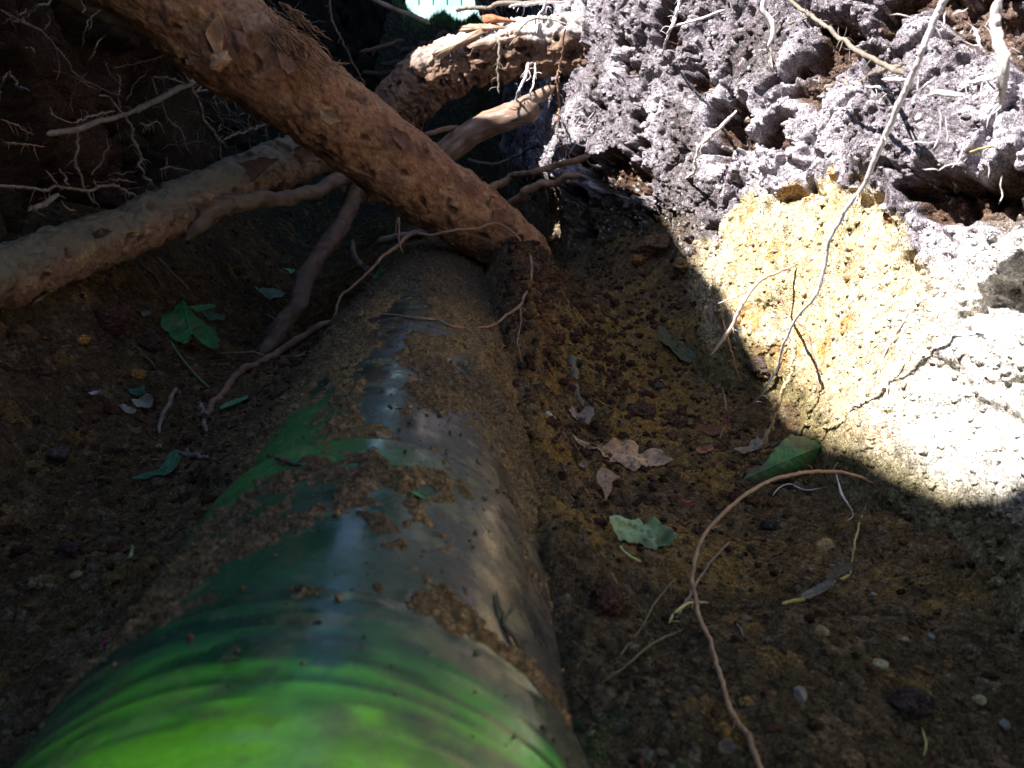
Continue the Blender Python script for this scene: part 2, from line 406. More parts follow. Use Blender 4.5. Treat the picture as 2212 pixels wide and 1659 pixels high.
# ------------------------------------------------------------------ ground around the trench
def strip(name, X0, X1, y0, y1, zf0, z1, nx, ny, mat, colr, seed):
    Y, X = np.meshgrid(np.linspace(y0, y1, ny), np.linspace(0, 1, nx) ** 2.5, indexing='ij')
    x = X0 + X * (X1 - X0); z0 = zf0(Y); z = z0 + (z1 - z0) * sst(0, .12, X)
    P = np.stack([x, Y, z], -1); P[..., 2] += fbm(P, 1.3, 4, seed) * .08 * sst(0, .02, X) + fbm(P, 9, 3, seed) * .02 * sst(0, .01, X)
    C = np.zeros(P.shape, np.float32) + np.asarray(colr, np.float32); C = cmix(C, (.05, .09, .03), sst(-.2, .3, fbm(P, 2, 3, seed + 1)))
    o = grid_obj(name, P, C, mat, flip=(X1 < X0)); tag(o, kind='structure')
strip('ground', .20, 60, -40, 6.99, lambda Y: Y * 0 + .85, .8, 60, 400, M_grass, (.10, .08, .05), 700)
strip('unseen_ground_opposite', RIMX - .004, -60, -40, 6.99, rim_h, .8, 60, 1200, M_grass, (.09, .07, .045), 710)
Y, X = np.meshgrid(np.concatenate([np.linspace(6.2, 9, 60), np.linspace(9.3, 80, 30)]), np.linspace(-60, 60, 241), indexing='ij')
Z = .685 + 0 * X + .14 * sst(6.6, 10, Y) + .02 * fbm(np.stack([X, Y, 0 * X], -1), 2, 3, 720)
P = np.stack([X, Y, Z], -1); C = np.zeros(P.shape, np.float32) + np.asarray((.06, .12, .035), np.float32)
o = grid_obj('lawn', P, C, M_grass, flip=True); tag(o, kind='structure')
# behind the camera the trench ends in a soil face
Y, X = np.meshgrid([-2.45, -2.449], np.linspace(-1, 1, 40), indexing='ij')
Xe, Ze = np.meshgrid(np.linspace(-.9, .8, 120), np.linspace(-.3, .95, 90), indexing='ij')
P = np.stack([Xe, Xe * 0 - 2.42, Ze], -1); P[..., 1] += fbm(P, 5, 4, 730) * .05
C = np.zeros(P.shape, np.float32) + np.asarray(C_BROWN, np.float32)
o = grid_obj('trench_end', P, C, M_soil); tag(o, kind='structure')

# ------------------------------------------------------------------ tubes: roots, twigs, pipe dirt
def catmull(pts, n):
    pts = np.asarray(pts, float); m = len(pts)
    if m == 2: pts = np.array([pts[0], (pts[0] + pts[1]) / 2, pts[1]]); m = 3
    e = np.vstack([2 * pts[0] - pts[1], pts, 2 * pts[-1] - pts[-2]])
    s = np.linspace(0, m - 1 - 1e-9, n); i = s.astype(int); t = (s - i)[:, None]
    a, b, c, d = e[i], e[i + 1], e[i + 2], e[i + 3]
    return .5 * ((2 * b) + (-a + c) * t + (2 * a - 5 * b + 4 * c - d) * t ** 2 + (-a + 3 * b - 3 * c + d) * t ** 3)
def tube_arrays(pts, rad, seg=10, step=None, wob=0.0, disp=None, seed=0, flat=1.0, cap=True):
    pts = np.asarray(pts, float)
    L = np.sum(np.linalg.norm(np.diff(pts, axis=0), axis=1))
    rm = float(np.mean(rad)); step = step or max(rm * .7, .0015)
    n = int(min(1400, max(8, L / step)))
    c = catmull(np.column_stack([pts, np.asarray(rad, float)]), n)
    r = np.maximum(c[:, 3], .00015); c = c[:, :3]
    if wob:
        q = np.linspace(0, L, n)[:, None] * np.ones((1, 3))
        f = 1 / max(.006, 9 * rm)
        for k_, (ff, aa) in enumerate(((f, 1.0), (f * 2.7, .5), (f * 6, .22))):
            off = np.stack([vn(np.column_stack([q[:, 0] * ff, q[:, 0] * 0 + 3.7 * ax, q[:, 0] * 0 + seed * 1.37]), seed + ax) for ax in range(3)], -1)
            env = np.minimum(1, np.minimum(np.arange(n), np.arange(n)[::-1]) / 6.0)[:, None]
            c = c + off * wob * aa * env
    T = np.gradient(c, axis=0); T /= np.linalg.norm(T, axis=1)[:, None] + 1e-12
    N = np.zeros_like(T); a = np.array([0, 0, 1.0]) if abs(T[0, 2]) < .9 else np.array([1.0, 0, 0])
    v = a - T[0] * np.dot(a, T[0]); N[0] = v / np.linalg.norm(v)
    for i in range(1, n):
        v = N[i - 1] - T[i] * np.dot(N[i - 1], T[i]); N[i] = v / (np.linalg.norm(v) + 1e-12)
    B = np.cross(T, N)
    if cap:
        e = np.ones(n); 
        for k_, f_ in enumerate((.05, .55, .8, .93)):
            if k_ < n // 2: e[k_] = f_; e[-1 - k_] = f_
        r = r * e
    th = np.linspace(0, 2 * math.pi, seg, endpoint=False)
    ct, st = np.cos(th)[None, :, None], np.sin(th)[None, :, None] * flat
    dirs = N[:, None, :] * ct + B[:, None, :] * st
    Pt = c[:, None, :] + dirs * r[:, None, None]
    info = {}
    if disp:
        h, info = disp(Pt, th, r, np.linspace(0, L, n))
        Pt = Pt + dirs * h[..., None]
    return Pt, info
def bark_colour(P, base, dark, pale, sc=30, seed=0):
    C = np.zeros(P.shape, np.float32) + np.asarray(base, np.float32)
    C = cmix(C, dark, sst(.0, .45, fbm(P, sc, 4, 900 + seed)) * .8)
    C = cmix(C, pale, sst(.05, .45, fbm(P, sc * 2.3, 3, 910 + seed)) * .6)
    return C
def px(pts, clamp=False):
    """[(u, v, y or None)] to points; None rests on the surface seen there"""
    out = []
    for (u, v, y) in pts:
        if y is None: out.append(hit(u, v)); continue
        p = at(u, v, y)
        if clamp:
            q = hit(u, v)
            if q[1] < p[1]: p = q
        out.append(p)
    return out
def pr(pts3, rp):
    """radius given in picture pixels -> metres at each point's depth"""
    n = len(pts3); rp = np.interp(np.linspace(0, 1, n), np.linspace(0, 1, len(rp)), rp) if not np.isscalar(rp) else np.full(n, rp)
    return [max(.0003, r * p[1] / FPX) for r, p in zip(rp, pts3)]
def root_obj(name, strands, colr, mat=None, label=None, cat=None, group=None, wob=.35, seg=8, seed=1, parent=None, kind=None, rough=.12):
    """one mesh of one or several strands: strands = [(points, radii)]"""
    Vs, Fs, Cs, off = [], [], [], 0
    for k, (p3, rad) in enumerate(strands):
        rm = float(np.mean(rad))
        def dsp(Pt, th, r, s): return (vn(Pt * (.7 / max(rm, .001)), seed) * r[:, None] * rough * 1.6 + vn(Pt * (2.2 / max(rm, .001)), seed + 1) * r[:, None] * rough).astype(np.float32), {}
        Pt, _ = tube_arrays(p3, rad, seg, wob=wob * rm * 2.2, disp=dsp, seed=seed + 7 * k)
        n, m = Pt.shape[:2]
        base, dark, pale = colr
        Vs.append(Pt.reshape(-1, 3)); Fs.append(grid_faces(n, m, True, off)); Cs.append(bark_colour(Pt, base, dark, pale, 60, seed).reshape(-1, 3)); off += n * m
    o = mesh_obj(name, np.vstack(Vs), np.vstack(Fs), np.vstack(Cs), mat or M_root, parent)
    return tag(o, label, cat, group, kind)

# ------------------------------------------------------------------ the pipe
pipe = bpy.data.objects.new('drain_pipe', None); col.objects.link(pipe); pipe.location = (PX, .2, PZ)
tag(pipe, 'dark plastic drain pipe with green glare coloured onto its near end, half buried along the trench floor', 'pipe')
def pipe_part(name, y0, y1, n, m, colf, lbl=None):
    Y, T = np.meshgrid(np.linspace(y0, y1, n) if n < 500 else geo(y0, y1, math.log(y1 / y0) / n), np.linspace(-math.pi, math.pi, m, endpoint=False), indexing='ij')
    r = pipe_r(Y) + .0008 * fbm(np.stack([np.sin(T), Y * 2, np.cos(T)], -1), 3, 2, 3)
    P = np.stack([PX + r * np.sin(T), Y, PZ + r * np.cos(T)], -1)
    P[..., 2] = P[..., 2]
    C = colf(P, Y, T); V = P - np.array([PX, .2, PZ])
    o = mesh_obj(name, V, grid_faces(Y.shape[0], m, True), C, M_pipe, pipe); return o
def pcol(P, Y, T):
    n = fbm(P, 12, 4, 30); n2 = fbm(P * np.array([1, 2.5, 1]), 60, 3, 33)
    C = np.zeros(P.shape, np.float32) + np.asarray((.016, .034, .032), np.float32)
    C = cmix(C, (.018, .075, .034), sst(.50, .24, Y + .06 * n) * sst(.9, -.2, T + .5 * n))
    C = cmix(C, (.035, .035, .034), sst(.1, .9, T + .3 * n))
    streak = fbm(np.stack([np.sin(T) * .8, Y * 14, np.cos(T) * .8], -1), 5, 3, 41)
    g = sst(.262, .172, Y + .020 * n + .012 * streak)  # green lens glare on the near end, put into the colour
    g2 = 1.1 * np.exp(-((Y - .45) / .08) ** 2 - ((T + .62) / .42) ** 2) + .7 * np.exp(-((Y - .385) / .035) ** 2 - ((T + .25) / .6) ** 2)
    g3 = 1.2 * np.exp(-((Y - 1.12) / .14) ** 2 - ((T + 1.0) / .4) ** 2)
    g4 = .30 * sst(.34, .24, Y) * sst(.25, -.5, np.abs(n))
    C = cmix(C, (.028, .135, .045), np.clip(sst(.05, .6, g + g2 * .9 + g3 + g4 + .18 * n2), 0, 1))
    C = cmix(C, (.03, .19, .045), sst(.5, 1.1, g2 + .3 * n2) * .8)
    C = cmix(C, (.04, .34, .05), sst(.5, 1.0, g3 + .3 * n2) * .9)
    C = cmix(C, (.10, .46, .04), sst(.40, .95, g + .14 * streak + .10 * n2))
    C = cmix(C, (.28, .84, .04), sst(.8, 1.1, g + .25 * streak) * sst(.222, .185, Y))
    st1 = fbm(np.stack([np.sin(T) * .35, Y * 26, np.cos(T) * .35], -1), 6, 4, 43, .65); st2 = fbm(np.stack([np.sin(T) * .8, Y * 60, np.cos(T) * .8], -1), 5, 3, 44)
    nearf = sst(.27, .235, Y)
    ringl = sst(.35, .85, np.sin(2 * math.pi * Y / .0105 + 2.2 * np.sin(Y * 190) + 1.6 * vn(np.stack([np.sin(T) * 1.2, Y * 8, np.cos(T) * 1.2], -1), 46)))
    C = cmix(C, (.012, .06, .030), nearf * ringl * .8 * sst(.178, .205, Y + .012 * n))
    C = C * (1 - .25 * nearf * ringl)[..., None]
    C = cmix(C, (.012, .045, .030), nearf * sst(.0, .16, st1) * .85 * sst(.165, .20, Y))
    C = cmix(C, (.24, .62, .06), sst(.21, .165, Y) * sst(.0, .35, st2 + .4 * n2) * .45)
    C = cmix(C, (.24, .34, .09), sst(.235, .18, Y) * sst(.12, .34, fbm(P, 55, 4, 45)) * .5)
    C = cmix(C, (.085, .085, .065), nearf * sst(.1, .7, T) * sst(-.1, .3, st1 + .1) * .6 * sst(.15, .19, Y))
    # dried mud smears, stronger towards the right side
    C = cmix(C, (.11, .09, .07), sst(.1, .6, fbm(P, 20, 3, 50) + .5 * sst(.6, 1.2, T) - .1) * .45)
    C = cmix(C, (.20, .22, .08), sst(.28, .5, fbm(P, 70, 3, 52)) * .35)
    return C
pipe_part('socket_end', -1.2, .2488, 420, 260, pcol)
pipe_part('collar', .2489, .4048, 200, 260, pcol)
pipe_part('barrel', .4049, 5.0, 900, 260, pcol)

# crumbly dirt lying on the pipe: a sheet that only shows where it is thicker than the pipe wall
def dirt_sheet(y0, y1, r):
    Y, T = np.meshgrid(geo(y0, y1, r), np.linspace(-1.75, 1.75, 620), indexing='ij')
    rr = pipe_r(Y)
    P = np.stack([PX + rr * np.sin(T), Y, PZ + rr * np.cos(T)], -1)
    n1 = fbm(P * np.array([1, .7, 1]), 16, 4, 801, .55); n2 = fbm(P * np.array([1, .6, 1]), 55, 3, 802)
    b = np.interp(Y, [.15, .235, .2495, .256, .27, .40, .42, .50, .60, .75, .85, 1.0, 1.4, 5], [-.60, -.45, .20, .14, -.14, -.08, .04, .12, .18, .22, .26, .32, .36, .4])
    b = b + .35 * sst(.55, 1.3, np.abs(T)) * sst(.33, .5, Y) - .30 * np.exp(-((T - .0) / .16) ** 2) * sst(1.0, .8, Y) * sst(.3, .4, Y)
    b = b - .45 * np.exp(-((T - .62) / .30) ** 2 - ((Y - .47) / .13) ** 2) + .30 * np.exp(-((T + .75) / .35) ** 2 - ((Y - .30) / .05) ** 2)
    b = b + .5 * sst(1.05, 1.5, T) * sst(.3, .36, Y) - .4 * np.exp(-((T - .9) / .35) ** 2 - ((Y - .31) / .06) ** 2)
    b = b + .35 * np.exp(-((T - .85) / .25) ** 2 - ((Y - .64) / .10) ** 2)
    b = b - .22 * sst(.42, .36, Y) * sst(.1, .5, T)
    b = b - 1.2 * np.exp(-((Y - 1.12) / .12) ** 2 - ((T + 1.0) / .28) ** 2) - .35 * np.exp(-((Y - .44) / .05) ** 2 - ((T + .7) / .3) ** 2)
    m = b + .95 * n1 + .45 * n2 + .25 * fbm(P, 150, 2, 803)
    g1, i1 = worley(P, 260, 810); g2, i2 = worley(P, 480, 820); g3, i3 = worley(P, 120, 830)
    cover = sst(-.06, .30, m)
    h = cover * .0016 + sst(-.15, .15, m) * (.0016 * g1 * i1 + .0011 * g2 * i2) + sst(.1, .4, m) * (.005 * g3 * i3 ** 3) - .0011
    h = np.where(m < -.15, -.0016, h)
    h = h + sst(.25, .5, b) * (.006 + .006 * fbm(P, 25, 3, 840))
    rr = rr + h
    P = np.stack([PX + rr * np.sin(T), Y, PZ + rr * np.cos(T)], -1)
    C = np.zeros(P.shape, np.float32) + np.asarray((.145, .104, .058), np.float32)
    C = cmix(C, (.215, .145, .068), sst(-.1, .4, fbm(P, 14, 3, 850) + .25 * np.exp(-((Y - .66) / .12) ** 2)))
    C = cmix(C, (.07, .058, .040), sst(.72, .98, Y) * .85)
    C = C * (.7 + .4 * i1 + .25 * i2)[..., None]
    # drop faces wholly below the surface
    n, mm = Y.shape; F = grid_faces(n, mm)[:, ::-1]; hh = h.ravel()
    keep = (hh[F] > -.0009).any(axis=1); F = F[keep]
    used = np.unique(F); remap = np.zeros(n * mm, np.int32); remap[used] = np.arange(len(used))
    o = mesh_obj('loose_soil', P.reshape(-1, 3)[used], remap[F], C.reshape(-1, 3)[used], M_soil)
    tag(o, 'crumbly ochre soil dusted in patches over the top of the dark pipe', 'soil', kind='stuff')
dirt_sheet(.16, 4.0, .0022)

# ------------------------------------------------------------------ crumbs: small loose grains
def ico(sub):
    t = (1 + 5 ** .5) / 2
    v = [(-1, t, 0), (1, t, 0), (-1, -t, 0), (1, -t, 0), (0, -1, t), (0, 1, t), (0, -1, -t), (0, 1, -t), (t, 0, -1), (t, 0, 1), (-t, 0, -1), (-t, 0, 1)]
    f = [(0, 11, 5), (0, 5, 1), (0, 1, 7), (0, 7, 10), (0, 10, 11), (1, 5, 9), (5, 11, 4), (11, 10, 2), (10, 7, 6), (7, 1, 8), (3, 9, 4), (3, 4, 2), (3, 2, 6), (3, 6, 8), (3, 8, 9), (4, 9, 5), (2, 4, 11), (6, 2, 10), (8, 6, 7), (9, 8, 1)]
    v = [np.array(a) / np.linalg.norm(a) for a in v]
    for _ in range(sub):
        mid = {}; nf = []
        def m_(a, b):
            k = (min(a, b), max(a, b))
            if k not in mid:
                q = v[a] + v[b]; v.append(q / np.linalg.norm(q)); mid[k] = len(v) - 1
            return mid[k]
        for a, b, c in f:
            x, y, z = m_(a, b), m_(b, c), m_(c, a); nf += [(a, x, z), (b, y, x), (c, z, y), (x, y, z)]
        f = nf
    return np.array(v), np.array(f, np.int32)
def crumbs(name, cen, size, cols, label, sub=1, seed=0):
    V0, F0 = ico(sub); nv = len(V0); N = len(cen)
    var = []
    for k in range(12):
        q = V0 + k * 9.1
        var.append(V0 * (1 + .45 * vn(q * 1.5, seed + k) + .28 * vn(q * 3.4, seed + k))[:, None] * rng.uniform(.6, 1.25, 3))
    var = np.array(var); idx = rng.integers(0, 12, N)
    ang = rng.uniform(0, 2 * math.pi, N); ca, sa = np.cos(ang), np.sin(ang)
    W = var[idx]; x = W[..., 0] * ca[:, None] - W[..., 1] * sa[:, None]; y = W[..., 0] * sa[:, None] + W[..., 1] * ca[:, None]
    W = np.stack([x, y, W[..., 2] * .8], -1) * size[:, None, None] + cen[:, None, :]
    F = (F0[None] + (np.arange(N) * nv)[:, None, None]).reshape(-1, 3)
    Cc = np.repeat(cols[:, None, :], nv, 1)
    o = mesh_obj(name, W.reshape(-1, 3), F, Cc.reshape(-1, 3), M_soil)
    return tag(o, label, 'soil', kind='stuff')
N = 17000
y = np.exp(rng.uniform(math.log(.17), math.log(2.4), N)); x = rng.uniform(-.5, .34, N)
ok = (np.abs(x - PX) > .095); x, y = x[ok], y[ok]; N = len(x)
Pc, _, _ = floor_surface(x, y)
sz = (.0006 + .0022 * rng.random(N) ** 4) * (.7 + .8 * y)
pal = np.array([C_BROWN, (.10, .075, .045), C_DARK, C_RED, (.17, .11, .04), (.14, .11, .065), (.13, .12, .10), (.07, .055, .04)])
cc = pal[rng.choice(8, N, p=[.30, .26, .14, .11, .11, .03, .005, .045])] * rng.uniform(.7, 1.25, N)[:, None]
Pc[:, 2] += sz * .3
crumbs('soil_crumbs', Pc, sz, cc, 'loose brown and ochre crumbs of soil strewn over the trench floor')
# crumbs on the pipe
N = 3200
y = np.exp(rng.uniform(math.log(.18), math.log(1.3), N)); T = rng.uniform(-1.3, 1.3, N)
dens = np.interp(y, [.17, .25, .28, .42, .6, 1.3], [.05, .3, .25, .5, 1, 1]); k = rng.random(N) < dens; y, T = y[k], T[k]; N = len(y)
sz = .0004 + .0017 * rng.random(N) ** 5 * (.7 + .9 * y); rr = pipe_r(y) + sz * .3
cc = np.array([(.18, .125, .06), (.26, .18, .08), (.14, .10, .05), (.26, .22, .12)])[rng.integers(0, 4, N)] * rng.uniform(.7, 1.2, N)[:, None]
crumbs('pipe_crumbs', np.stack([PX + rr * np.sin(T), y, PZ + rr * np.cos(T)], -1), sz, cc, 'tiny pale crumbs of soil scattered on the pipe', seed=30)
# crumbs clinging to the sunlit wall
N = 9000
y = np.exp(rng.uniform(math.log(.38), math.log(1.7), N)); z = rng.uniform(-.24, .2, N)
Wc, upc, hoc, idc, npc = wall_surface(y, z, 1)
sz = .0007 + .0022 * rng.random(N) ** 3 * (1 + .5 * y)
cc = wall_colour(Wc, y, z, upc, hoc, idc, npc) * rng.uniform(.8, 1.25, N)[:, None]
crumbs('wall_crumbs', Wc, sz, cc, 'small crumbs of soil clinging to the sunlit trench wall', seed=60)

# ------------------------------------------------------------------ thick roots
def big_root(name, pts, rad, label, base, dark, pale, seg=150, step=.0022, amp=1.0, seed=0, ridges=0.0, knots=True, parent=None, top=None):
    def dsp(Pt, th, r, s):
        n = fbm(Pt, 9, 3, seed) * .05 * r[:, None] * 2
        n = n + fbm(Pt, 45, 3, seed + 3) * .0026 * amp + .0016 * amp * sst(.0, .08, fbm(Pt, 17, 5, seed + 8, .65)) - .0012 * amp * sst(.15, .3, fbm(Pt, 30, 4, seed + 4))
        fl, fi = worley(Pt * np.array([1, 1, 1]), 60, seed + 20)
        n = n + amp * (.0012 * fl * (fi > .55)) + amp * fbm(Pt, 190, 3, seed + 5) * .0010
        # small dark pits
        q_ = Pt + .010 * np.stack([vn(Pt * 70, 1), vn(Pt * 70, 2), vn(Pt * 70, 3)], -1); pt, pi_ = worley(q_, 60, seed + 40); pit = (pi_ > .90) * sst(.80 - .15 * (pi_ - .90) / .10, .93, pt)
        n = n - pit * .0035 * amp
        if ridges:
            q = np.stack([np.cos(th)[None, :] * 3 + 0 * s[:, None], np.sin(th)[None, :] * 3 + 0 * s[:, None], s[:, None] * 9 + 0 * th[None, :]], -1)
            n = n + ridges * np.abs(vn(q, seed + 60)) 
        return n.astype(np.float32), {'pit': pit, 'flake': fl * (fi > .55), 'fi': fi}
    P, info = tube_arrays(pts, rad, seg, step=step, disp=dsp, seed=seed)
    C = np.zeros(P.shape, np.float32) + np.asarray(base, np.float32)
    C = cmix(C, dark, sst(.05, .45, fbm(P, 22, 4, seed + 70)) * .75)
    C = cmix(C, pale, sst(.0, .4, fbm(P, 60, 4, seed + 71)) * .6)
    C = cmix(C, (.42, .26, .09), sst(.38, .6, fbm(P, 75, 3, seed + 73)) * .6)
    C = C * (1 + .45 * fbm(P, 420, 2, seed + 77))[..., None]
    C = cmix(C, tuple(x * .35 for x in base), sst(.30, .5, fbm(P, 160, 3, seed + 78)) * .6)
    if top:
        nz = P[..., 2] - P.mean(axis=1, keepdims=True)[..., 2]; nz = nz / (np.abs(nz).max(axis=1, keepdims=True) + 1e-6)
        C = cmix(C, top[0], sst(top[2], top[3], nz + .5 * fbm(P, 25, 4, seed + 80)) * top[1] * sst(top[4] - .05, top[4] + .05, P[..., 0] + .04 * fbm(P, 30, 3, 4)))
    C = cmix(C, (.035, .022, .015), np.clip(info['pit'] * 1.0, 0, 1) * .65)
    C = cmix(C, dark, sst(.15, .5, fbm(P, 110, 3, seed + 75)) * .5)
    o = mesh_obj(name, P, grid_faces(P.shape[0], P.shape[1], True), C, M_bark, parent)
    if label: tag(o, label, 'root', 'thick tree roots crossing the trench')
    return o, P
main = bpy.data.objects.new('tree_root', None); col.objects.link(main); mloc = at(1150, 590, 1.22); main.location = tuple(mloc)
tag(main, 'thickest orange brown tree root slanting down from upper left onto the pipe', 'root', 'thick tree roots crossing the trench')
mp = px([(60, -190, .97), (300, -70, 1.0), (470, 68, 1.03), (640, 190, 1.06), (790, 300, 1.09), (920, 400, 1.12), (1045, 492, 1.16), (1100, 545, 1.19), (1128, 572, 1.21)])
mp += [mp[-1] + np.array([-.004, .006, -.035]), mp[-1] + np.array([-.004, .012, -.10])]
mr_ = pr(mp, [100, 99, 97, 88, 81, 75, 69, 66, 64, 64, 62])
o, PM = big_root('root_wood', [p - mloc for p in mp], mr_, None, (.27, .135, .070), (.12, .054, .034), (.37, .215, .11), seg=320, step=.0014, seed=11, amp=1.3, parent=main)
# peeling bark flakes on the main root
def flake(pts2, y, name='bark_flake', base=(.34, .20, .12), parent=main, loc=mloc, thick=.0012, bulge=.002, seed=0):
    """torn flat piece outlined in picture points, lying at depth y, slightly curled"""
    c = np.mean(np.array(pts2), axis=0); ring = []
    A_ = np.vstack([pts2, pts2[:1]]).astype(float); tt = np.linspace(0, len(A_) - 1, 73)[:-1]; P2 = np.stack([np.interp(tt, np.arange(len(A_)), A_[:, i]) for i in (0, 1)], -1); n = len(P2)
    P2 = P2 + (P2 - c) * (.10 * vn(np.column_stack([P2 * .12, np.full(n, seed)]), seed))[:, None]
    V, C = [], []
    K = 8
    for k in range(K + 1):
        f = k / K
        for p in P2:
            q = c + (p - c) * f
            bb = bulge * (1 - f * f) - .004 * f * f * math.sin(seed + p[0] * .05) + .0012 * float(vn(np.array([q[0] * .09, q[1] * .09, seed]), 5))
            V.append(at(q[0], q[1], y - bb) - loc)
    V = np.array(V); F = grid_faces(K + 1, n, True)
    d = ray(*c); d /= np.linalg.norm(d)
    V2 = V + d * thick; F2 = F[:, ::-1] + len(V)
    i0 = K * n; rim = np.array([(i0 + j, i0 + (j + 1) % n, i0 + (j + 1) % n + len(V), i0 + j + len(V)) for j in range(n)])
    VV = np.vstack([V, V2]); C = bark_colour(VV + loc, base, tuple(x * .5 for x in base), tuple(min(.6, x * 1.4) for x in base), 50, seed)
    return mesh_obj(name, VV, np.vstack([F, F2, rim[:, ::-1]]), C, M_bark, parent)
flake([(441, 70), (470, 30), (486, 60), (480, 110), (500, 128), (480, 152), (456, 150), (462, 110)], .966, seed=1, base=(.36, .20, .10))
flake([(398, 62), (440, 45), (452, 84), (430, 122), (360, 84)], .985, seed=2, base=(.26, .14, .085))
flake([(455, 118), (490, 108), (503, 128), (470, 152), (454, 150)], .958, seed=3, base=(.42, .25, .13))
flake([(398, 128), (450, 122), (462, 142), (430, 146), (402, 138)], .99, seed=4, base=(.24, .12, .08))
flake([(520, 40), (570, 20), (600, 60), (560, 90), (530, 80)], .975, seed=5, base=(.34, .20, .12))
flake([(845, 270), (880, 290), (905, 330), (880, 330), (850, 300)], 1.045, seed=6, base=(.24, .12, .08))
flake([(300, 20), (345, 8), (360, 40), (330, 62), (305, 48)], .985, seed=61, base=(.30, .17, .09))
flake([(600, 110), (632, 120), (650, 150), (622, 160), (604, 140)], .98, seed=62, base=(.22, .11, .07))
flake([(690, 235), (722, 240), (738, 262), (712, 268), (694, 256)], 1.0, seed=63, base=(.36, .22, .12))
flake([(500, 60), (530, 70), (540, 108), (516, 120), (498, 96)], .965, seed=64, base=(.20, .10, .06))
flake([(980, 470), (1010, 480), (1024, 500), (998, 505)], 1.105, seed=65, base=(.34, .20, .10))
# frayed fibres on its upper edge
st = []
for k in range(150):
    u0 = random.uniform(575, 668); v0 = 8 + (u0 - 575) * .85 + random.uniform(-6, 75)
    L = random.uniform(30, 120); a = random.uniform(R(20), R(75)); y0 = 1.0 + random.uniform(-.02, .02); L *= random.choice((.5, .8, 1.2))
    p = [at(u0, v0, y0)]
    for q in range(1, 5):
        a += random.uniform(-.22, .22); u0 += L / 4 * math.cos(a); v0 += L / 4 * math.sin(a)
        p.append(at(u0, v0, y0 - .006 + random.uniform(-.004, .004)))
    st.append(([q - mloc for q in p], [random.uniform(.0003, .0009)] * 4 + [.0002]))
root_obj('frayed_fibres', st, ((.34, .18, .09), (.18, .09, .045), (.46, .29, .16)), M_bark, None, kind='stuff', parent=main, seg=5, seed=90, wob=1.2)
st = []
for k in range(44):                       # splinters standing off the edge
    u0 = random.uniform(600, 660); v0 = (u0 - 600) * .8 + 2; a = R(random.uniform(18, 55)); L = random.uniform(20, 80)
    p = [at(u0, v0, 1.0), at(u0 + L * .5 * math.cos(a), v0 + L * .5 * math.sin(a), .99), at(u0 + L * math.cos(a), v0 + L * math.sin(a) + random.uniform(-8, 8), .985)]
    st.append(([q - mloc for q in p], [random.uniform(.0006, .0020), .0010, .0004]))
root_obj('splinters', st, ((.28, .15, .075), (.14, .07, .04), (.44, .29, .17)), M_bark, None, kind='stuff', parent=main, seg=5, seed=95, wob=1.2)
st = []
for k in range(150):                       # root hairs and dirt standing on the upper edge
    f = random.random(); i = int(30 + f * (PM.shape[0] - 160)); j = random.randrange(PM.shape[1]); p = PM[i, j]
    c = PM[i].mean(axis=0); n = (p - c) / np.linalg.norm(p - c)
    if n[2] < .3: continue
    q = p + n * random.uniform(.002, .007) + np.array([random.uniform(-.003, .003), random.uniform(-.003, .003), 0])
    st.append(([p, (p + q) / 2 + rng.normal(0, .0008, 3), q], [.0006, .0005, .0002]))
root_obj('bark_hairs', st, ((.30, .19, .10), (.2, .11, .06), (.4, .28, .15)), M_bark, None, kind='stuff', parent=main, seg=4, seed=97)

BR = ((.24, .145, .085), (.11, .065, .045), (.30, .21, .12))
lp = px([(-160, 640, .66), (0, 596, .78), (130, 552, .86), (260, 505, .95), (400, 440, 1.06), (540, 385, 1.18), (660, 338, 1.28), (760, 302, 1.40), (840, 270, 1.5)])
o, PL = big_root('tree_root', lp, pr(lp, [64, 60, 55, 50, 50, 52, 44, 40, 38]), 'greyish mossy thick root along the left, lying below the thickest root', (.20, .125, .078), (.08, .055, .04), (.22, .16, .10), seg=220, step=.002, seed=31, amp=1.5, top=((.12, .115, .078), .85, -.1, .5, -9))
rootL = o; z3 = np.zeros(3)
flake([(520, 352), (562, 340), (600, 345), (568, 372), (548, 392), (520, 400), (532, 372)], 1.13, 'bark_flake', (.10, .07, .05), rootL, z3, .0012, .002, 21)
flake([(608, 335), (640, 318), (668, 316), (700, 336), (668, 350), (640, 366), (632, 346)], 1.22, 'bark_flake', (.26, .16, .10), rootL, z3, .0012, .002, 22)
flake([(400, 430), (440, 415), (470, 420), (452, 448), (420, 452)], 1.02, 'bark_flake', (.22, .14, .09), rootL, z3, .0012, .002, 23)
flake([(196, 505), (222, 492), (242, 500), (226, 512), (204, 516)], .865, 'bark_flake', (.12, .085, .06), rootL, z3, .0012, .002, 24)
ap = px([(760, 420, 1.68), (815, 325, 1.66), (850, 245, 1.64), (905, 185, 1.63), (985, 138, 1.62), (1080, 112, 1.61), (1170, 102, 1.60), (1300, 104, 1.58)])
o, PA = big_root('tree_root', ap, pr(ap, [46, 46, 50, 48, 46, 47, 48, 50]), 'arching ridged thick root entering the sunlit wall, upper side in sunlight', (.17, .10, .065), (.08, .048, .036), (.22, .15, .10), seg=220, step=.002, seed=41, ridges=.008, amp=2.8, top=((.40, .365, .35), .9, .0, .5, -.07))  # top: pale soil crust, with its sunlit whiteness put into the colour
rootA = o
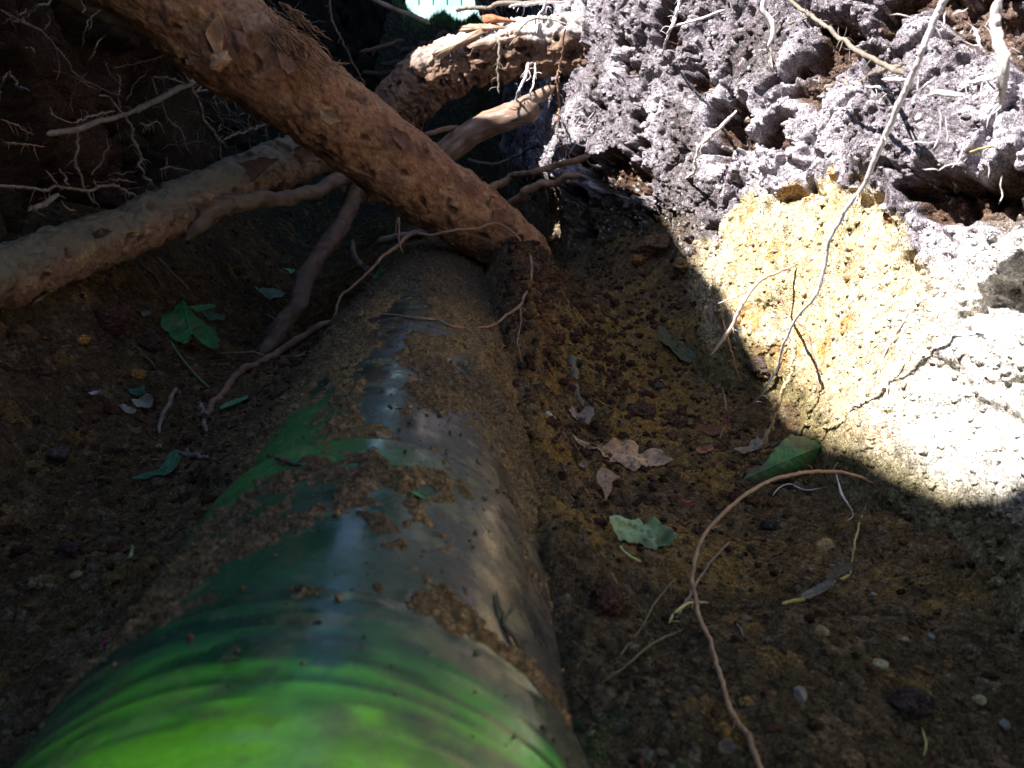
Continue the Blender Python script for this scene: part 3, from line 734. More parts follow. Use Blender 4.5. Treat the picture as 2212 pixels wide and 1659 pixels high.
# slivers of bark lifted off its top
flake([(985, 66), (1010, 50), (1060, 52), (1120, 60), (1060, 66), (1010, 74)], 1.585, 'bark_flake', (.42, .26, .18), rootA, np.zeros(3), .003, .01, 7)
flake([(1040, 34), (1060, 29), (1090, 38), (1122, 46), (1085, 50), (1045, 50)], 1.59, 'bark_flake', (.34, .14, .07), rootA, np.zeros(3), .003, .01, 8)
flake([(930, 118), (980, 84), (1040, 60), (1050, 70), (1000, 100), (950, 128)], 1.575, 'bark_flake', (.40, .28, .19), rootA, np.zeros(3), .003, .01, 9)
flake([(1000, 100), (1060, 72), (1150, 70), (1120, 92), (1040, 108)], 1.565, 'bark_flake', (.36, .25, .19), rootA, np.zeros(3), .003, .01, 10)
bp_ = px([(870, 440, 1.50), (945, 345, 1.50), (1000, 300, 1.50), (1060, 268, 1.50), (1110, 246, 1.50), (1150, 232, 1.49), (1162, 222, 1.49)])
bb2 = px([(1100, 244, 1.5), (1140, 216, 1.5), (1175, 200, 1.5), (1200, 186, 1.5)])
bb3 = px([(1020, 275, 1.50), (980, 277, 1.50), (940, 286, 1.43), (880, 302, 1.45), (820, 330, 1.5)])
broken = root_obj('tree_root', [(bp_, pr(bp_, [26, 26, 26, 26, 27, 26, 10])), (bb2, pr(bb2, [16, 14, 13, 12]))], ((.20, .125, .085), (.10, .06, .045), (.40, .33, .28)), M_bark,
    'broken knuckled root stub below the arching root, its tip in sunlight', 'root', 'thick tree roots crossing the trench', seg=48, seed=51, wob=.12, rough=.10)
root_obj('side_root', [(bb3, pr(bb3, [6, 5.5, 5, 4.5, 4]))], ((.15, .09, .06), (.09, .055, .04), (.2, .14, .1)), M_bark, parent=broken, seg=10, seed=53)
dp = px([(790, 340, 1.45), (772, 400, 1.38), (752, 455, 1.3), (722, 512, 1.22), (690, 555, 1.15), (658, 610, 1.08), (640, 665, 1.0), (606, 712, .96), (560, 770, .92)])
root_obj('tree_root', [(dp, pr(dp, [16, 16, 17, 18, 19, 19, 20, 20, 16]))], ((.10, .068, .05), (.05, .035, .028), (.17, .12, .09)), M_bark, 'dark knotted upright root dropping behind the thickest root to the floor', 'root', 'thick tree roots crossing the trench', seg=40, seed=55, wob=.25, rough=.16)
up2 = px([(400, 520, 1.02), (455, 455, 1.04), (530, 440, 1.08), (610, 425, 1.15), (700, 400, 1.25), (770, 370, 1.36)])
root_obj('tree_root', [(up2, pr(up2, [12, 20, 17, 16, 15, 14]))], ((.14, .10, .07), (.07, .05, .035), (.20, .16, .11)), M_bark, 'slimmer root running just under the greyish mossy root', 'root', 'thick tree roots crossing the trench', seg=36, seed=57, wob=.2, rough=.15)
tp = px([(-40, -60, .95), (100, -30, 1.0), (190, 18, 1.02), (250, 40, 1.03), (290, 62, 1.05), (340, 90, 1.08)])
root_obj('tree_root', [(tp, pr(tp, [14, 14, 13, 11, 9, 6]))], ((.15, .125, .085), (.08, .06, .045), (.20, .18, .12)), M_bark, 'grey root tucked along the upper left underside of the thickest root', 'root', 'thick tree roots crossing the trench', seg=28, seed=59, wob=.1)

# ------------------------------------------------------------------ thinner roots over the floor and pipe
CB = ((.22, .125, .075), (.13, .075, .05), (.32, .21, .13))       # brown
CG = ((.17, .14, .11), (.10, .08, .065), (.26, .22, .18))         # grey brown
CP = ((.52, .48, .48), (.38, .34, .33), (.62, .59, .60))          # pale
CY = ((.30, .28, .09), (.20, .18, .07), (.40, .36, .14))          # yellow green
CD = ((.09, .06, .045), (.05, .035, .03), (.14, .10, .08))
def thin(pts, rp, colr, label, wob=.35, group=None, name='root', cat='root', seed=None, extra=(), seg=8, rough=.12):
    p3 = px(pts, True); st = [(p3, pr(p3, rp))]
    for e, er in extra:
        q = px(e, True); st.append((q, pr(q, er)))
    Lr = float(np.sum(np.linalg.norm(np.diff(np.array(p3), axis=0), axis=1))); rh = random.Random(int(pts[0][0] * 7 + pts[0][1]))
    sc_ = .75 if colr is CP else 1.0
    st = [(a_, [q_ * sc_ for q_ in b_]) for a_, b_ in st]
    if name in ('root', 'rootlet', 'twig') and Lr > .03:
        cc_ = catmull(np.array(p3), 120)
        for k_ in range(int(min(22, 5 + Lr * 70))):
            b0 = cc_[rh.randrange(4, 116)]; ln = rh.uniform(.003, .014) * (.6 + .5 * b0[1]); dd = np.array([rh.gauss(0, 1), rh.gauss(0, 1), rh.gauss(0, 1) - .3]); dd /= np.linalg.norm(dd) + 1e-6
            m_ = b0 + dd * ln * .5 + np.array([rh.gauss(0, .1), rh.gauss(0, .1), rh.gauss(0, .1)]) * ln; hr = rh.uniform(.00025, .00045) * (.5 + b0[1])
            st.append(([b0, m_, b0 + dd * ln + np.array([0, 0, -.2 * ln])], [hr, hr * .8, hr * .4]))
    wob = wob + .10
    return root_obj(name, st, colr, None, label, cat, group, wob, seg, seed if seed else int(abs(pts[0][0] * 3 + pts[0][1])) % 997, rough=rough)
thin([(440, 915, None), (462, 880, .80), (489, 840, .84), (522, 811, .87), (556, 783, .89), (607, 760, .90), (657, 730, .91), (700, 705, .92), (728, 690, .93)], [7, 8.5, 8.5, 8.5, 9, 9, 8.5, 7.5, 5], ((.15, .095, .062), (.09, .055, .04), (.22, .15, .10)),
     'curved brown root rising from the floor beside the left flank of the pipe', .3, 'slender roots on the trench floor', extra=[([(674, 757, .90), (640, 772, .89), (590, 771, .89), (539, 762, .88), (472, 764, .90)], [3, 3, 3, 3, 2.4])])
thin([(722, 693, .93), (726, 673, .94), (738, 639, .96), (762, 619, .97), (795, 589, .99), (826, 555, 1.01), (863, 528, 1.02), (890, 504, 1.03), (933, 508, 1.02), (981, 498, 1.02), (1031, 494, 1.04), (1065, 483, 1.06), (1095, 494, 1.07), (1126, 525, 1.07),
      (1146, 558, 1.04), (1147, 599, .98), (1137, 632, .92), (1122, 663, .86), (1095, 680, .83), (1068, 700, .79), (1021, 713, None), (974, 706, None), (940, 693, None), (896, 690, None), (826, 683, None), (799, 693, None), (745, 703, None)],
     [3.8, 3.4, 3, 3, 3, 3.4, 3.8, 3.8, 3.4, 3, 3, 3, 2.8, 2.8, 3.4, 3.4, 3, 3, 3, 2.8, 2.8, 2.8, 2.6, 2.5, 2.4, 2.4, 2.4], ((.22, .13, .08), (.15, .085, .055), (.33, .22, .14)),
     'long thin looping root that crosses the pipe and the foot of the thickest root', .12, 'slender roots on the trench floor',
     extra=[([(1122, 663, .86), (1125, 700, .84), (1118, 740, .83), (1128, 790, .80)], [2.2, 2, 1.8, 1.2]), ([(853, 505, 1.0), (861, 470, 1.0), (862, 520, .99), (870, 548, .98)], [1.8, 2, 1.8, 1.2])])
thin([(812, 524, 1.28), (863, 513, 1.27), (927, 500, 1.25), (985, 488, 1.23)], [9, 9, 9, 8], CG, 'straight grey stick poking out behind the thickest root above the pipe', .08)
thin([(1234, 770, None), (1240, 800, .86), (1248, 845, .82), (1258, 880, None)], [11, 10, 9, 7], ((.10, .10, .07), (.055, .05, .04), (.16, .15, .11)), 'short dark green broken stick standing in the crumbly soil right of the pipe', .12, name='stick', cat='stick', seg=14)
thin([(384, 841, None), (366, 872, None), (351, 902, None), (344, 939, None)], [4, 5.5, 5, 4], CG, 'short crooked grey twig on the left floor, left one of a pair', .5, 'short twigs on the left floor', name='twig', cat='twig')
thin([(431, 872, None), (434, 893, None), (437, 912, None), (448, 939, None)], [4, 4.5, 5, 4], CG, 'short crooked grey twig on the left floor, right one of a pair', .5, 'short twigs on the left floor', name='twig', cat='twig')
thin([(590, 990, None), (620, 1000, None), (655, 1010, None)], [4, 5, 3], CD, 'stubby dark twig against the left side of the pipe', .5, 'short twigs on the left floor', name='twig', cat='twig')
thin([(380, 975, None), (410, 985, None), (440, 990, None), (466, 996, None)], [3, 5, 5, 3], CG, 'brown forked twig below the pair of short crooked twigs', .6, 'short twigs on the left floor', name='twig', cat='twig', extra=[([(395, 950, None), (405, 975, None), (400, 1010, None)], [2.5, 3, 2])])
thin([(760, 520, 1.2), (764, 550, 1.16), (775, 570, 1.1), (790, 583, 1.05)], [5, 7, 8, 3], CD, 'small dark hooked root hanging left of the far pipe', .2)
for k, (a, b, c) in enumerate([((286, 560), (330, 595), (372, 640)), ((340, 556), (372, 590), (410, 628)), ((404, 515), (415, 545), (440, 575)), ((560, 668), (585, 685), (600, 700)), ((310, 770), (325, 782), (338, 800)), ((70, 660), (100, 640), (130, 610)), ((200, 530), (228, 548), (300, 560))]):
    thin([(*a, None), (*b, None), (*c, None)], [2.2, 2.6, 1.8], CG if k % 2 else CD, ['straight thin twig lying below the mossy root, upper of two alongside', 'straight thin twig lying below the mossy root, lower of two alongside', 'fine twig near the underside of the slimmer root', 'fine twig just left of the dark upright root', 'pale curved fibre on the dark floor below the lobed green leaf', 'fine twig under the left end of the mossy root', 'faint twig lying flat beneath the mossy root'][k], .3, 'fine twigs on the left floor', name='twig', cat='twig')

# ------------------------------------------------------------------ rootlets on the shaded left side
def ldep(u): return min(1.75, .405 * FPX / max(60, 1018 - u))
def left(pts, rp, label, colr=CG, wob=.45, extra=()):
    f = lambda q: [(u, v, ldep(u) * (1.0 if True else 1)) for (u, v) in q]
    thin(f(pts), rp, colr, label, wob, 'rootlets on the shaded left wall', name='rootlet', cat='root', extra=[(f(e), r) for e, r in extra], seg=7)
left([(101, 290), (162, 280), (209, 265), (283, 243), (303, 233), (354, 209), (404, 184), (438, 152)], [6.5, 6.5, 6, 4, 6.5, 6, 6, 5], 'thickest straight rootlet on the shaded left wall, slanting up to the right', wob=.15)
left([(374, 115), (388, 152), (411, 189), (425, 216), (438, 256), (465, 293), (485, 320)], [3.5, 4, 4.5, 4, 4, 4.5, 4], 'steep rootlet crossing the thickest straight rootlet near its upper end', wob=.2, extra=[([(421, 200), (441, 182), (458, 172), (472, 158)], [2.2, 2.2, 2, 1.5]), ([(421, 200), (452, 192), (462, 175), (475, 160)], [2, 2, 1.6, 1.2])])
left([(236, 209), (256, 233), (280, 270), (286, 297), (303, 337), (303, 364), (320, 388), (337, 411)], [2, 2.5, 3, 3, 3, 3, 2.8, 2], 'long wavy rootlet hanging down to the mossy root from mid left wall', extra=[([(213, 206), (236, 209)], [1.8, 1.8])])
left([(165, 283), (168, 310), (165, 337), (167, 364), (179, 398), (192, 418), (204, 440)], [3.4, 3.4, 3.2, 3, 3, 2.6, 2], 'knobbly rootlet hanging from the left end of the thickest straight rootlet')
left([(-10, 401), (44, 403), (94, 411), (125, 403), (162, 409), (192, 411), (236, 401), (263, 408), (286, 421), (310, 426)], [3, 3, 3, 3, 3, 3, 3, 2.8, 2.6, 2.4], 'level wavy rootlet reaching in from the left edge above the mossy root', extra=[([(98, 367), (115, 388), (125, 403)], [2, 2.4, 2.4]), ([(203, 386), (205, 400), (215, 408)], [1.8, 2, 2])])
left([(60, 455), (84, 452), (101, 438), (128, 418)], [4, 5, 6, 4], 'short stout pale rootlet below the level wavy rootlet', extra=[([(131, 432), (145, 450), (165, 456)], [2, 2, 1.6])])
left([(0, 20), (30, 37), (84, 64), (118, 98), (142, 128), (169, 165), (236, 199), (260, 205)], [1.6, 2, 3, 3, 2.5, 2, 1.6, 1.2], 'thin rootlet running diagonally down from the top left corner', colr=CD, extra=[([(98, 29), (106, 40), (103, 55), (94, 65)], [1.6, 1.6, 1.5, 1.2]), ([(118, 98), (128, 140), (122, 175)], [1.5, 1.3, 1])])
left([(330, 167), (357, 168), (388, 175), (421, 199)], [2, 2.2, 2.2, 2], 'fine kinked rootlet above the thickest straight rootlet', extra=[([(330, 167), (334, 189), (340, 205)], [2, 2, 1.8])])
left([(350, 216), (357, 243), (371, 266), (391, 283), (398, 307), (408, 327)], [2.2, 2.2, 2.2, 2.2, 1.8, 1.4], 'fine wavy rootlet hanging below the middle of the thickest straight rootlet')
left([(482, 302), (516, 290), (553, 276), (586, 266), (613, 256), (630, 286), (645, 305)], [2, 2.3, 2.3, 2.3, 2.5, 2.2, 1.8], 'pale wavy rootlet reaching right towards the underside of the thickest root')
left([(566, 236), (573, 270), (578, 310)], [2, 2, 1.8], 'short upright pale rootlet between the mossy and the thickest root')
left([(158, 266), (189, 253), (216, 246), (249, 241)], [1.6, 2, 2, 1.8], 'fine rootlet lying just above the left end of the thickest straight rootlet', extra=[([(108, 242), (130, 258), (158, 266)], [1.3, 1.5, 1.6])])
left([(10, 307), (44, 310), (67, 313), (98, 317)], [1.3, 1.5, 1.5, 1.2], 'short level hair rootlet at the far left edge', colr=CB)
left([(0, 257), (30, 268), (50, 280), (75, 292)], [1.2, 1.5, 1.3, 1], 'hair rootlet at the left edge, left of the thickest straight rootlet', colr=CB)
left([(242, 148), (290, 138), (330, 128), (362, 118)], [1.2, 1.5, 1.4, 1.2], 'faint hair rootlet just below the grey tucked root', colr=CD)
left([(345, 367), (370, 362), (400, 368), (416, 372)], [1.5, 1.8, 1.8, 1.5], 'short pale rootlet just above the middle of the mossy root')
left([(300, 265), (318, 270), (340, 262), (356, 290)], [1.6, 1.8, 1.4, 1], 'tiny curled rootlet under the middle of the thickest straight rootlet')
# tangle of hair roots in the dark behind: uncountable
st = []
for k in range(150):
    u0, v0 = random.uniform(420, 760), random.uniform(110, 340)
    if k % 3 == 0: u0, v0 = random.uniform(10, 700), random.uniform(0, 420)
    y0 = ldep(u0) * random.uniform(1.0, 1.12); a = random.uniform(0, 2 * math.pi); L = random.uniform(25, 110)
    p = []
    for q in range(5):
        p.append(at(u0, v0, y0)); a += random.uniform(-.5, .5); u0 += L / 4 * math.cos(a); v0 += L / 4 * math.sin(a); y0 += random.uniform(-.02, .02)
    st.append((p, [random.uniform(.0004, .0012)] * 4 + [.0003]))
root_obj('hair_roots', st, ((.13, .105, .085), (.07, .055, .045), (.2, .17, .14)), None, 'tangle of fine hair roots in the dark behind the thickest root', 'roots', kind='stuff', seg=5, seed=120, wob=1.0)

# ------------------------------------------------------------------ far roots in the middle of the trench
G2 = 'roots bridging the far trench'
thin([(1000, 408, 1.5), (1065, 401, 1.45), (1099, 384, 1.50), (1149, 374, 1.4), (1200, 357, 1.38), (1275, 338, 1.34)], [7, 9, 8, 7, 7, 7], CB, 'brown root bridging from behind the thickest root to the wall, upper of two', .25, G2, seg=12)
thin([(1075, 460, 1.50), (1116, 428, 1.4), (1166, 404, 1.38), (1200, 398, 1.36), (1255, 378, 1.32)], [8, 9, 9, 8, 7], CB, 'brown root bridging from behind the thickest root to the wall, lower of two', .2, G2, seg=12)
thin([(790, -14, 1.85), (812, 0, 1.85), (856, 20, 1.85), (900, 37, 1.85), (930, 52, 1.85)], [5, 5, 5, 5.5, 5], CG, 'grey root slanting down from the top edge above the arching root', .2, G2)
thin([(984, 24, 1.7), (1015, 17, 1.7), (1058, 17, 1.68), (1082, 8, 1.66), (1150, 6, 1.64), (1225, -4, 1.6)], [3, 4, 4, 5, 4, 3.6], CG, 'knotted twig lying level across the bright gap at the top', .3, G2)
thin([(1099, 16, 1.6), (1133, 11, 1.6), (1166, 8, 1.6), (1222, 3, 1.6)], [3, 3.6, 3.6, 3], CP, 'white sunlit level root at the top beside the bright gap', .3, G2)
thin([(1178, -12, 1.56), (1177, 12, 1.56), (1170, 24, 1.56), (1163, 38, 1.56), (1159, 72, 1.54)], [3, 3, 3, 3, 2], CP, 'white sunlit root hanging onto the right end of the arching root', .3, G2, extra=[([(1184, 14, 1.56), (1172, 30, 1.56), (1168, 48, 1.56)], [2, 2, 1.6])])
thin([(1142, 135, 1.5), (1139, 155, 1.47), (1129, 179, 1.46), (1119, 199, 1.44), (1112, 220, 1.50)], [4, 4.4, 3.6, 3, 2.4], CP, 'thick white sunlit rootlet hanging under the arching root', .2, G2, extra=[([(1142, 150, 1.47), (1145, 166, 1.47), (1136, 176, 1.46)], [2, 2, 1.5])])
thin([(1157, 135, 1.5), (1156, 150, 1.47), (1153, 179, 1.45), (1146, 199, 1.43), (1148, 219, 1.41)], [2, 2.4, 2.4, 2.2, 2], CP, 'thin white sunlit rootlet between the arching root and the broken stub', .3, G2)
thin([(1070, 78, 1.5), (1076, 90, 1.47), (1079, 118, 1.46), (1075, 152, 1.46), (1076, 199, 1.46)], [2, 2.4, 2.6, 2.2, 2], CG, 'thin rootlet draped over the middle of the arching root and dangling', .3, G2)
thin([(1222, 60, 1.45), (1210, 135, 1.50), (1203, 175, 1.50), (1207, 236, 1.50), (1198, 275, 1.4), (1188, 305, 1.4)], [1.8, 2, 2, 2.4, 2.4, 1.8], CB, 'long brown rootlet hanging before the dark gap beside the sunlit wall', .35, G2)
thin([(1100, 100, 1.5), (1140, 46, 1.5), (1190, 43, 1.5), (1230, 54, 1.46)], [1.3, 1.5, 1.5, 1.3], CG, 'hair root arching over the right end of the arching root', .4, G2)
thin([(1010, 345, 2.2), (1065, 354, 2.15), (1115, 338, 2.1), (1160, 310, 2.0)], [3, 3, 3, 2], CG, 'dim bluish root sagging in the gap under the broken stub', .25, G2)
thin([(775, 112, 2.0), (810, 108, 2.0), (850, 92, 2.0), (872, 86, 2.0)], [4, 4, 4, 3], CD, 'dark short root in the shade left of the arching root', .3, G2)
thin([(714, -10, 1.5), (716, 40, 1.5), (740, 90, 1.5), (770, 150, 1.5), (790, 185, 1.5)], [2, 2.6, 2, 1.8, 1.3], CD, 'dark hair root hanging from the top edge right of the frayed bark', .3, G2)
for k in range(5):
    y0 = 2.2 + .5 * k
    thin([(880 - 40 * k + 60, 80 + 20 * k, y0), (990, 72 + 14 * k, y0 + .1), (1080, 50 + 18 * k, y0 + .1), (1160, 66 + 26 * k, y0 - .2)], [5, 6, 6, 4], CD, ['dark root crossing the trench just behind the arching root', 'second dark root crossing behind the arching root', 'third dark root crossing deep in the trench', 'fourth dark root crossing deep in the trench', 'farthest dark root crossing the trench before the mossy lip'][k], .5, G2)

# ------------------------------------------------------------------ roots on the sunlit wall
G3 = 'pale roots hanging over the sunlit wall'
thin([(2075, -60, .40), (2040, 0, .41), (2010, 60, .415), (1990, 115, .42), (1962, 175, .43), (1935, 240, .44), (1905, 310, .455), (1870, 395, .47), (1830, 450, .485), (1795, 510, .50), (1782, 570, .51), (1762, 640, .52), (1722, 682, .54), (1692, 745, .56), (1676, 800, .58), (1645, 850, .60), (1615, 885, None)],
     [9.5, 9.5, 9, 8.5, 8, 8, 8, 7, 6.5, 6, 5.5, 5, 4.5, 4.5, 4, 3.5, 3], CP, 'longest root hanging in front of the sunlit wall, white above and dark below', .10, G3, seg=14, rough=.035)
thin([(1650, -20, .66), (1651, 0, .66), (1650, 22, .66), (1668, 46, .66), (1670, 75, .66), (1658, 100, .66)], [7, 7, 7, 7.5, 7, 5], CP, 'short thick white root hooking down from the top edge before the wall', .15, G3, seg=12)
thin([(1700, -6, .72), (1744, 29, .68), (1780, 53, .66), (1815, 82, .64), (1851, 107, .62), (1904, 139, .58), (1954, 160, .55)], [3.4, 4, 4.5, 4.5, 5, 5.5, 6], CG, 'grey root slanting down right across the dark hollows of the wall', .2, G3)
thin([(1765, 214, None), (1790, 189, None), (1822, 182, None), (1847, 185, None), (1887, 164, None), (1922, 150, .58), (1960, 138, .56)], [3, 5, 5, 5.5, 5, 5, 4], CG, 'pale jointed root lying under the slanting grey root', .3, G3)
thin([(1904, 171, .57), (1930, 172, .56), (1962, 172, .55)], [5, 6, 6], CP, 'stubby white root end pointing left beside the longest hanging root', .1, G3)
thin([(1869, 190, None), (1912, 194, None), (1933, 214, None)], [3, 3.4, 2.4], CP, 'small hooked white root below the stubby white root end', .3, G3)
thin([(1480, 389, None), (1501, 367, .98), (1509, 321, .96), (1530, 300, .95), (1566, 267, .93), (1591, 242, None)], [3.4, 4, 4.4, 5, 5, 4], CP, 'bent pinkish root crossing the left part of the sunlit wall', .25, G3)
thin([(1475, -20, 1.0), (1469, 0, 1.0), (1459, 39, 1.0), (1444, 71, 1.0), (1430, 125, None)], [4.5, 4.5, 4, 3.6, 2.4], CP, 'bright rootlet dangling from the top edge over the left part of the wall', .2, G3, extra=[([(1452, 57, 1.0), (1505, 43, .97), (1566, 21, .94)], [3, 3.6, 3.2])])
thin([(2083, 175, .52), (2100, 178, .51), (2130, 172, .5), (2165, 160, .49)], [4.5, 5, 5, 4], CP, 'knobby white root at the right edge of the wall', .3, G3, extra=[([(2130, 172, .5), (2150, 192, .5), (2185, 200, .5)], [3, 3, 2.4])])
thin([(2005, 206, .52), (2030, 200, .52), (2060, 204, .515), (2085, 205, .51)], [7, 8, 8, 7], CP, 'stout white root stub right of the longest hanging root', .15, G3, seg=12)
thin([(1929, 310, None), (1958, 307, None), (1994, 303, None), (2029, 275, None)], [2.4, 2.8, 2.8, 2.2], CP, 'thin pale rootlet lying right of the longest hanging root', .3, G3)
thin([(2075, 248, None), (2110, 230, None), (2130, 215, None), (2160, 190, None)], [3, 4.5, 4, 3], CP, 'curved white rootlet under the knobby white root', .3, G3)
thin([(2005, 375, None), (2040, 345, None), (2080, 335, None), (2150, 318, None)], [2.4, 2.6, 2.4, 2], CY, 'yellowish hair root lying level on the right part of the wall', .3, G3)
thin([(2100, 60, None), (2112, 90, None), (2126, 118, None)], [3, 4, 4], CP, 'short white rootlet before the brown hollow in the upper right', .3, G3)
thin([(2160, -10, .5), (2150, 60, .5), (2168, 130, .49), (2160, 230, .5)], [9, 10, 11, 8], ((.40, .36, .34), (.25, .2, .18), (.5, .46, .44)), 'soil crusted thick root standing upright in the upper right corner', .25, G3, seg=40, rough=.22)
thin([(1660, 330, None), (1645, 380, None), (1640, 420, None), (1648, 470, None)], [2, 3, 2.6, 2], CP, 'fine white rootlet dangling above the sandy layer', .35, G3)
thin([(1719, 575, None), (1669, 592, .74), (1628, 619, .72), (1601, 663, .72), (1578, 710, .73), (1534, 768, .74)], [2.6, 3.4, 4, 4.5, 4.6, 2], ((.45, .36, .30), (.32, .24, .18), (.6, .55, .5)), 'white pointed rootlet sticking out of the sandy layer into shade', .2, G3, extra=[([(1628, 619, .72), (1590, 640, .74), (1550, 656, .76)], [2, 2, 1.5])])
thin([(1702, 680, None), (1713, 727, .64), (1716, 761, .63), (1709, 805, .63), (1686, 855, .635), (1669, 912, .645), (1645, 973, None)], [3, 4, 4.4, 4.5, 4.5, 4.6, 4.6], ((.42, .33, .18), (.3, .22, .1), (.5, .4, .25)), 'soil coated root hanging to the floor beside the rolled leaf', .3, G3, rough=.3)
thin([(1679, 626, None), (1699, 677, None), (1736, 710, None), (1756, 771, None), (1770, 845, None), (1804, 929, None)], [2, 2.4, 2.2, 2.2, 2.2, 1.6], CB, 'orange brown hair root running down the sandy layer', .3, G3)
thin([(1979, 629, None), (1955, 690, None), (1922, 744, None), (1878, 838, None)], [2.4, 3, 3, 2], CP, 'straight white rootlet lying on the lower sandy layer, upper of two', .1, G3)
thin([(1975, 745, None), (1950, 790, None), (1920, 830, None), (1915, 870, None)], [2, 2.6, 2.6, 2], CP, 'straight white rootlet lying on the lower sandy layer, lower of two', .1, G3)
thin([(1560, 690, None), (1572, 730, .76), (1584, 775, .755), (1600, 825, .75)], [2.4, 2.4, 2, 1.2], CB, 'fine brown rootlet hanging at the edge of the shade left of the sunlit sand', .3, G3)
thin([(1745, 40, None), (1690, 60, None), (1665, 100, None), (1668, 150, None)], [2.4, 3, 2.6, 2], CG, 'brownish rootlet behind the short thick white root', .3, G3)
st = []
for k in range(70):       # fringe of white hair roots on the overhang's edge and the right part
    if k < 40: u0, v0 = random.uniform(1205, 1285), random.uniform(230, 350); y0 = 1.40
    else: u0, v0 = random.uniform(1960, 2190), random.uniform(20, 380); y0 = .49 + random.uniform(0, .05)
    a = random.uniform(0, 2 * math.pi); L = random.uniform(12, 45) if k < 40 else random.uniform(25, 80); p = []
    for q in range(4):
        p.append(at(u0, v0, y0)); a += random.uniform(-.6, .6); u0 += L / 3 * math.cos(a); v0 += L / 3 * math.sin(a)
    st.append((p, [.0006 if k < 40 else .0005] * 3 + [.0002]))
root_obj('hair_roots', st, CP, None, 'white hair roots fringing the edge and hollows of the sunlit wall', 'roots', kind='stuff', seg=5, seed=140, wob=.8)

# ------------------------------------------------------------------ foreground twigs
G4 = 'twigs in the foreground on the right'
thin([(1890, 1050, None), (1850, 1028, .50), (1780, 1018, .49), (1710, 1026, .47), (1640, 1050, .45), (1560, 1110, .42), (1515, 1165, .40), (1496, 1240, .375), (1505, 1310, .355), (1530, 1385, .335), (1555, 1460, .32), (1572, 1530, .305), (1600, 1575, .295), (1622, 1610, .285), (1648, 1690, .275)],
     [3, 3.6, 4.2, 4.4, 4.2, 4.2, 4.4, 5, 5.4, 5.6, 6.2, 7, 7.6, 8, 9], ((.30, .19, .11), (.20, .12, .07), (.38, .27, .16)), 'long arched twig curving over the right floor down to the bottom edge', .08, G4, 'twig', 'twig', seg=14)
thin([(1576, 1173, None), (1530, 1224, None), (1483, 1301, None), (1460, 1340, None)], [2.6, 3, 3.6, 3], CG, 'thin grey twig leaning against the arched twig from the right', .15, G4, 'twig', 'twig')
thin([(1688, 1309, None), (1743, 1294, .43), (1789, 1266, .43), (1836, 1245, None)], [5, 5.5, 5, 4.5], CY, 'yellow green root piece lying at the foot of the right wall', .15, G4, 'twig', 'twig', extra=[([(1836, 1245, None), (1842, 1200, None), (1855, 1139, None), (1871, 1095, None)], [3, 2.6, 2.6, 2])])
thin([(1300, 1480, None), (1355, 1440, .34), (1394, 1406, .36), (1433, 1383, .37), (1479, 1363, None)], [2.6, 3.2, 3.2, 3.2, 2.6], ((.10, .10, .05), (.06, .06, .03), (.14, .14, .07)), 'olive twig slanting from the pipe side to the arched twig, lower one', .12, G4, 'twig', 'twig')
thin([(1340, 1420, None), (1386, 1359, .37), (1413, 1309, .38), (1456, 1255, None)], [2.2, 2.5, 2.5, 1.8], ((.12, .11, .06), (.07, .065, .04), (.17, .15, .09)), 'olive twig slanting steeply beside the ochre soil, upper one', .12, G4, 'twig', 'twig')
thin([(1444, 1352, None), (1456, 1332, .385), (1483, 1309, .39), (1500, 1305, .395), (1530, 1306, None)], [4, 4, 3.6, 3, 2.6], ((.50, .45, .16), (.36, .27, .1), (.55, .5, .22)), 'short bright yellow stalk lying behind the arched twig', .1, G4, 'twig', 'twig')
thin([(1668, 1075, None), (1682, 1058, None), (1705, 1049, None), (1738, 1062, None), (1775, 1057, None)], [1.6, 2, 2.2, 2, 1.6], CP, 'thin white grass blade curling below the rolled green leaf', .15, G4, 'grass_blade', 'grass blade')
thin([(1806, 1025, None), (1819, 1069, .49), (1843, 1109, .485), (1829, 1130, None)], [2, 3.6, 2.2, 1.4], CP, 'bent white grass blade hanging at the wall foot right of the rolled leaf', .1, G4, 'grass_blade', 'grass blade')
thin([(1360, 1135, None), (1378, 1190, None), (1392, 1205, None)], [3, 3, 2.4], CY, 'green stalk stub in the soil left of the arched twig', .2, None, 'twig', 'twig') if False else None
thin([(1590, 1350, None), (1600, 1365, None), (1606, 1385, None)], [2.4, 3, 2], CG, 'tiny curled twig right of the arched twig', .3, G4, 'twig', 'twig')
thin([(1560, 840, None), (1567, 870, .72), (1565, 910, .71), (1556, 950, None)], [2.2, 2.2, 2.4, 2], CG, 'dry stalk standing upright by the curled brown leaf', .1, None, 'stalk', 'stalk')
thin([(1990, 1575, None), (2000, 1610, None), (1994, 1640, None)], [3, 3.5, 3], CY, 'greenish twig at the bottom right corner', .2, G4, 'twig', 'twig')
thin([(1070, 1300, None), (1085, 1335, .31), (1100, 1370, .30), (1130, 1415, None)], [3, 6, 7, 4], ((.09, .085, .04), (.05, .05, .03), (.14, .14, .07)), 'mossy dark sprig against the right side of the pipe collar', .3, None, 'sprig', 'sprig', rough=.4, extra=[([(1085, 1335, .31), (1076, 1300, .31), (1072, 1278, .315)], [3, 3, 2]), ([(1088, 1345, .305), (1108, 1320, .31), (1112, 1300, .31)], [3, 2.6, 2])])

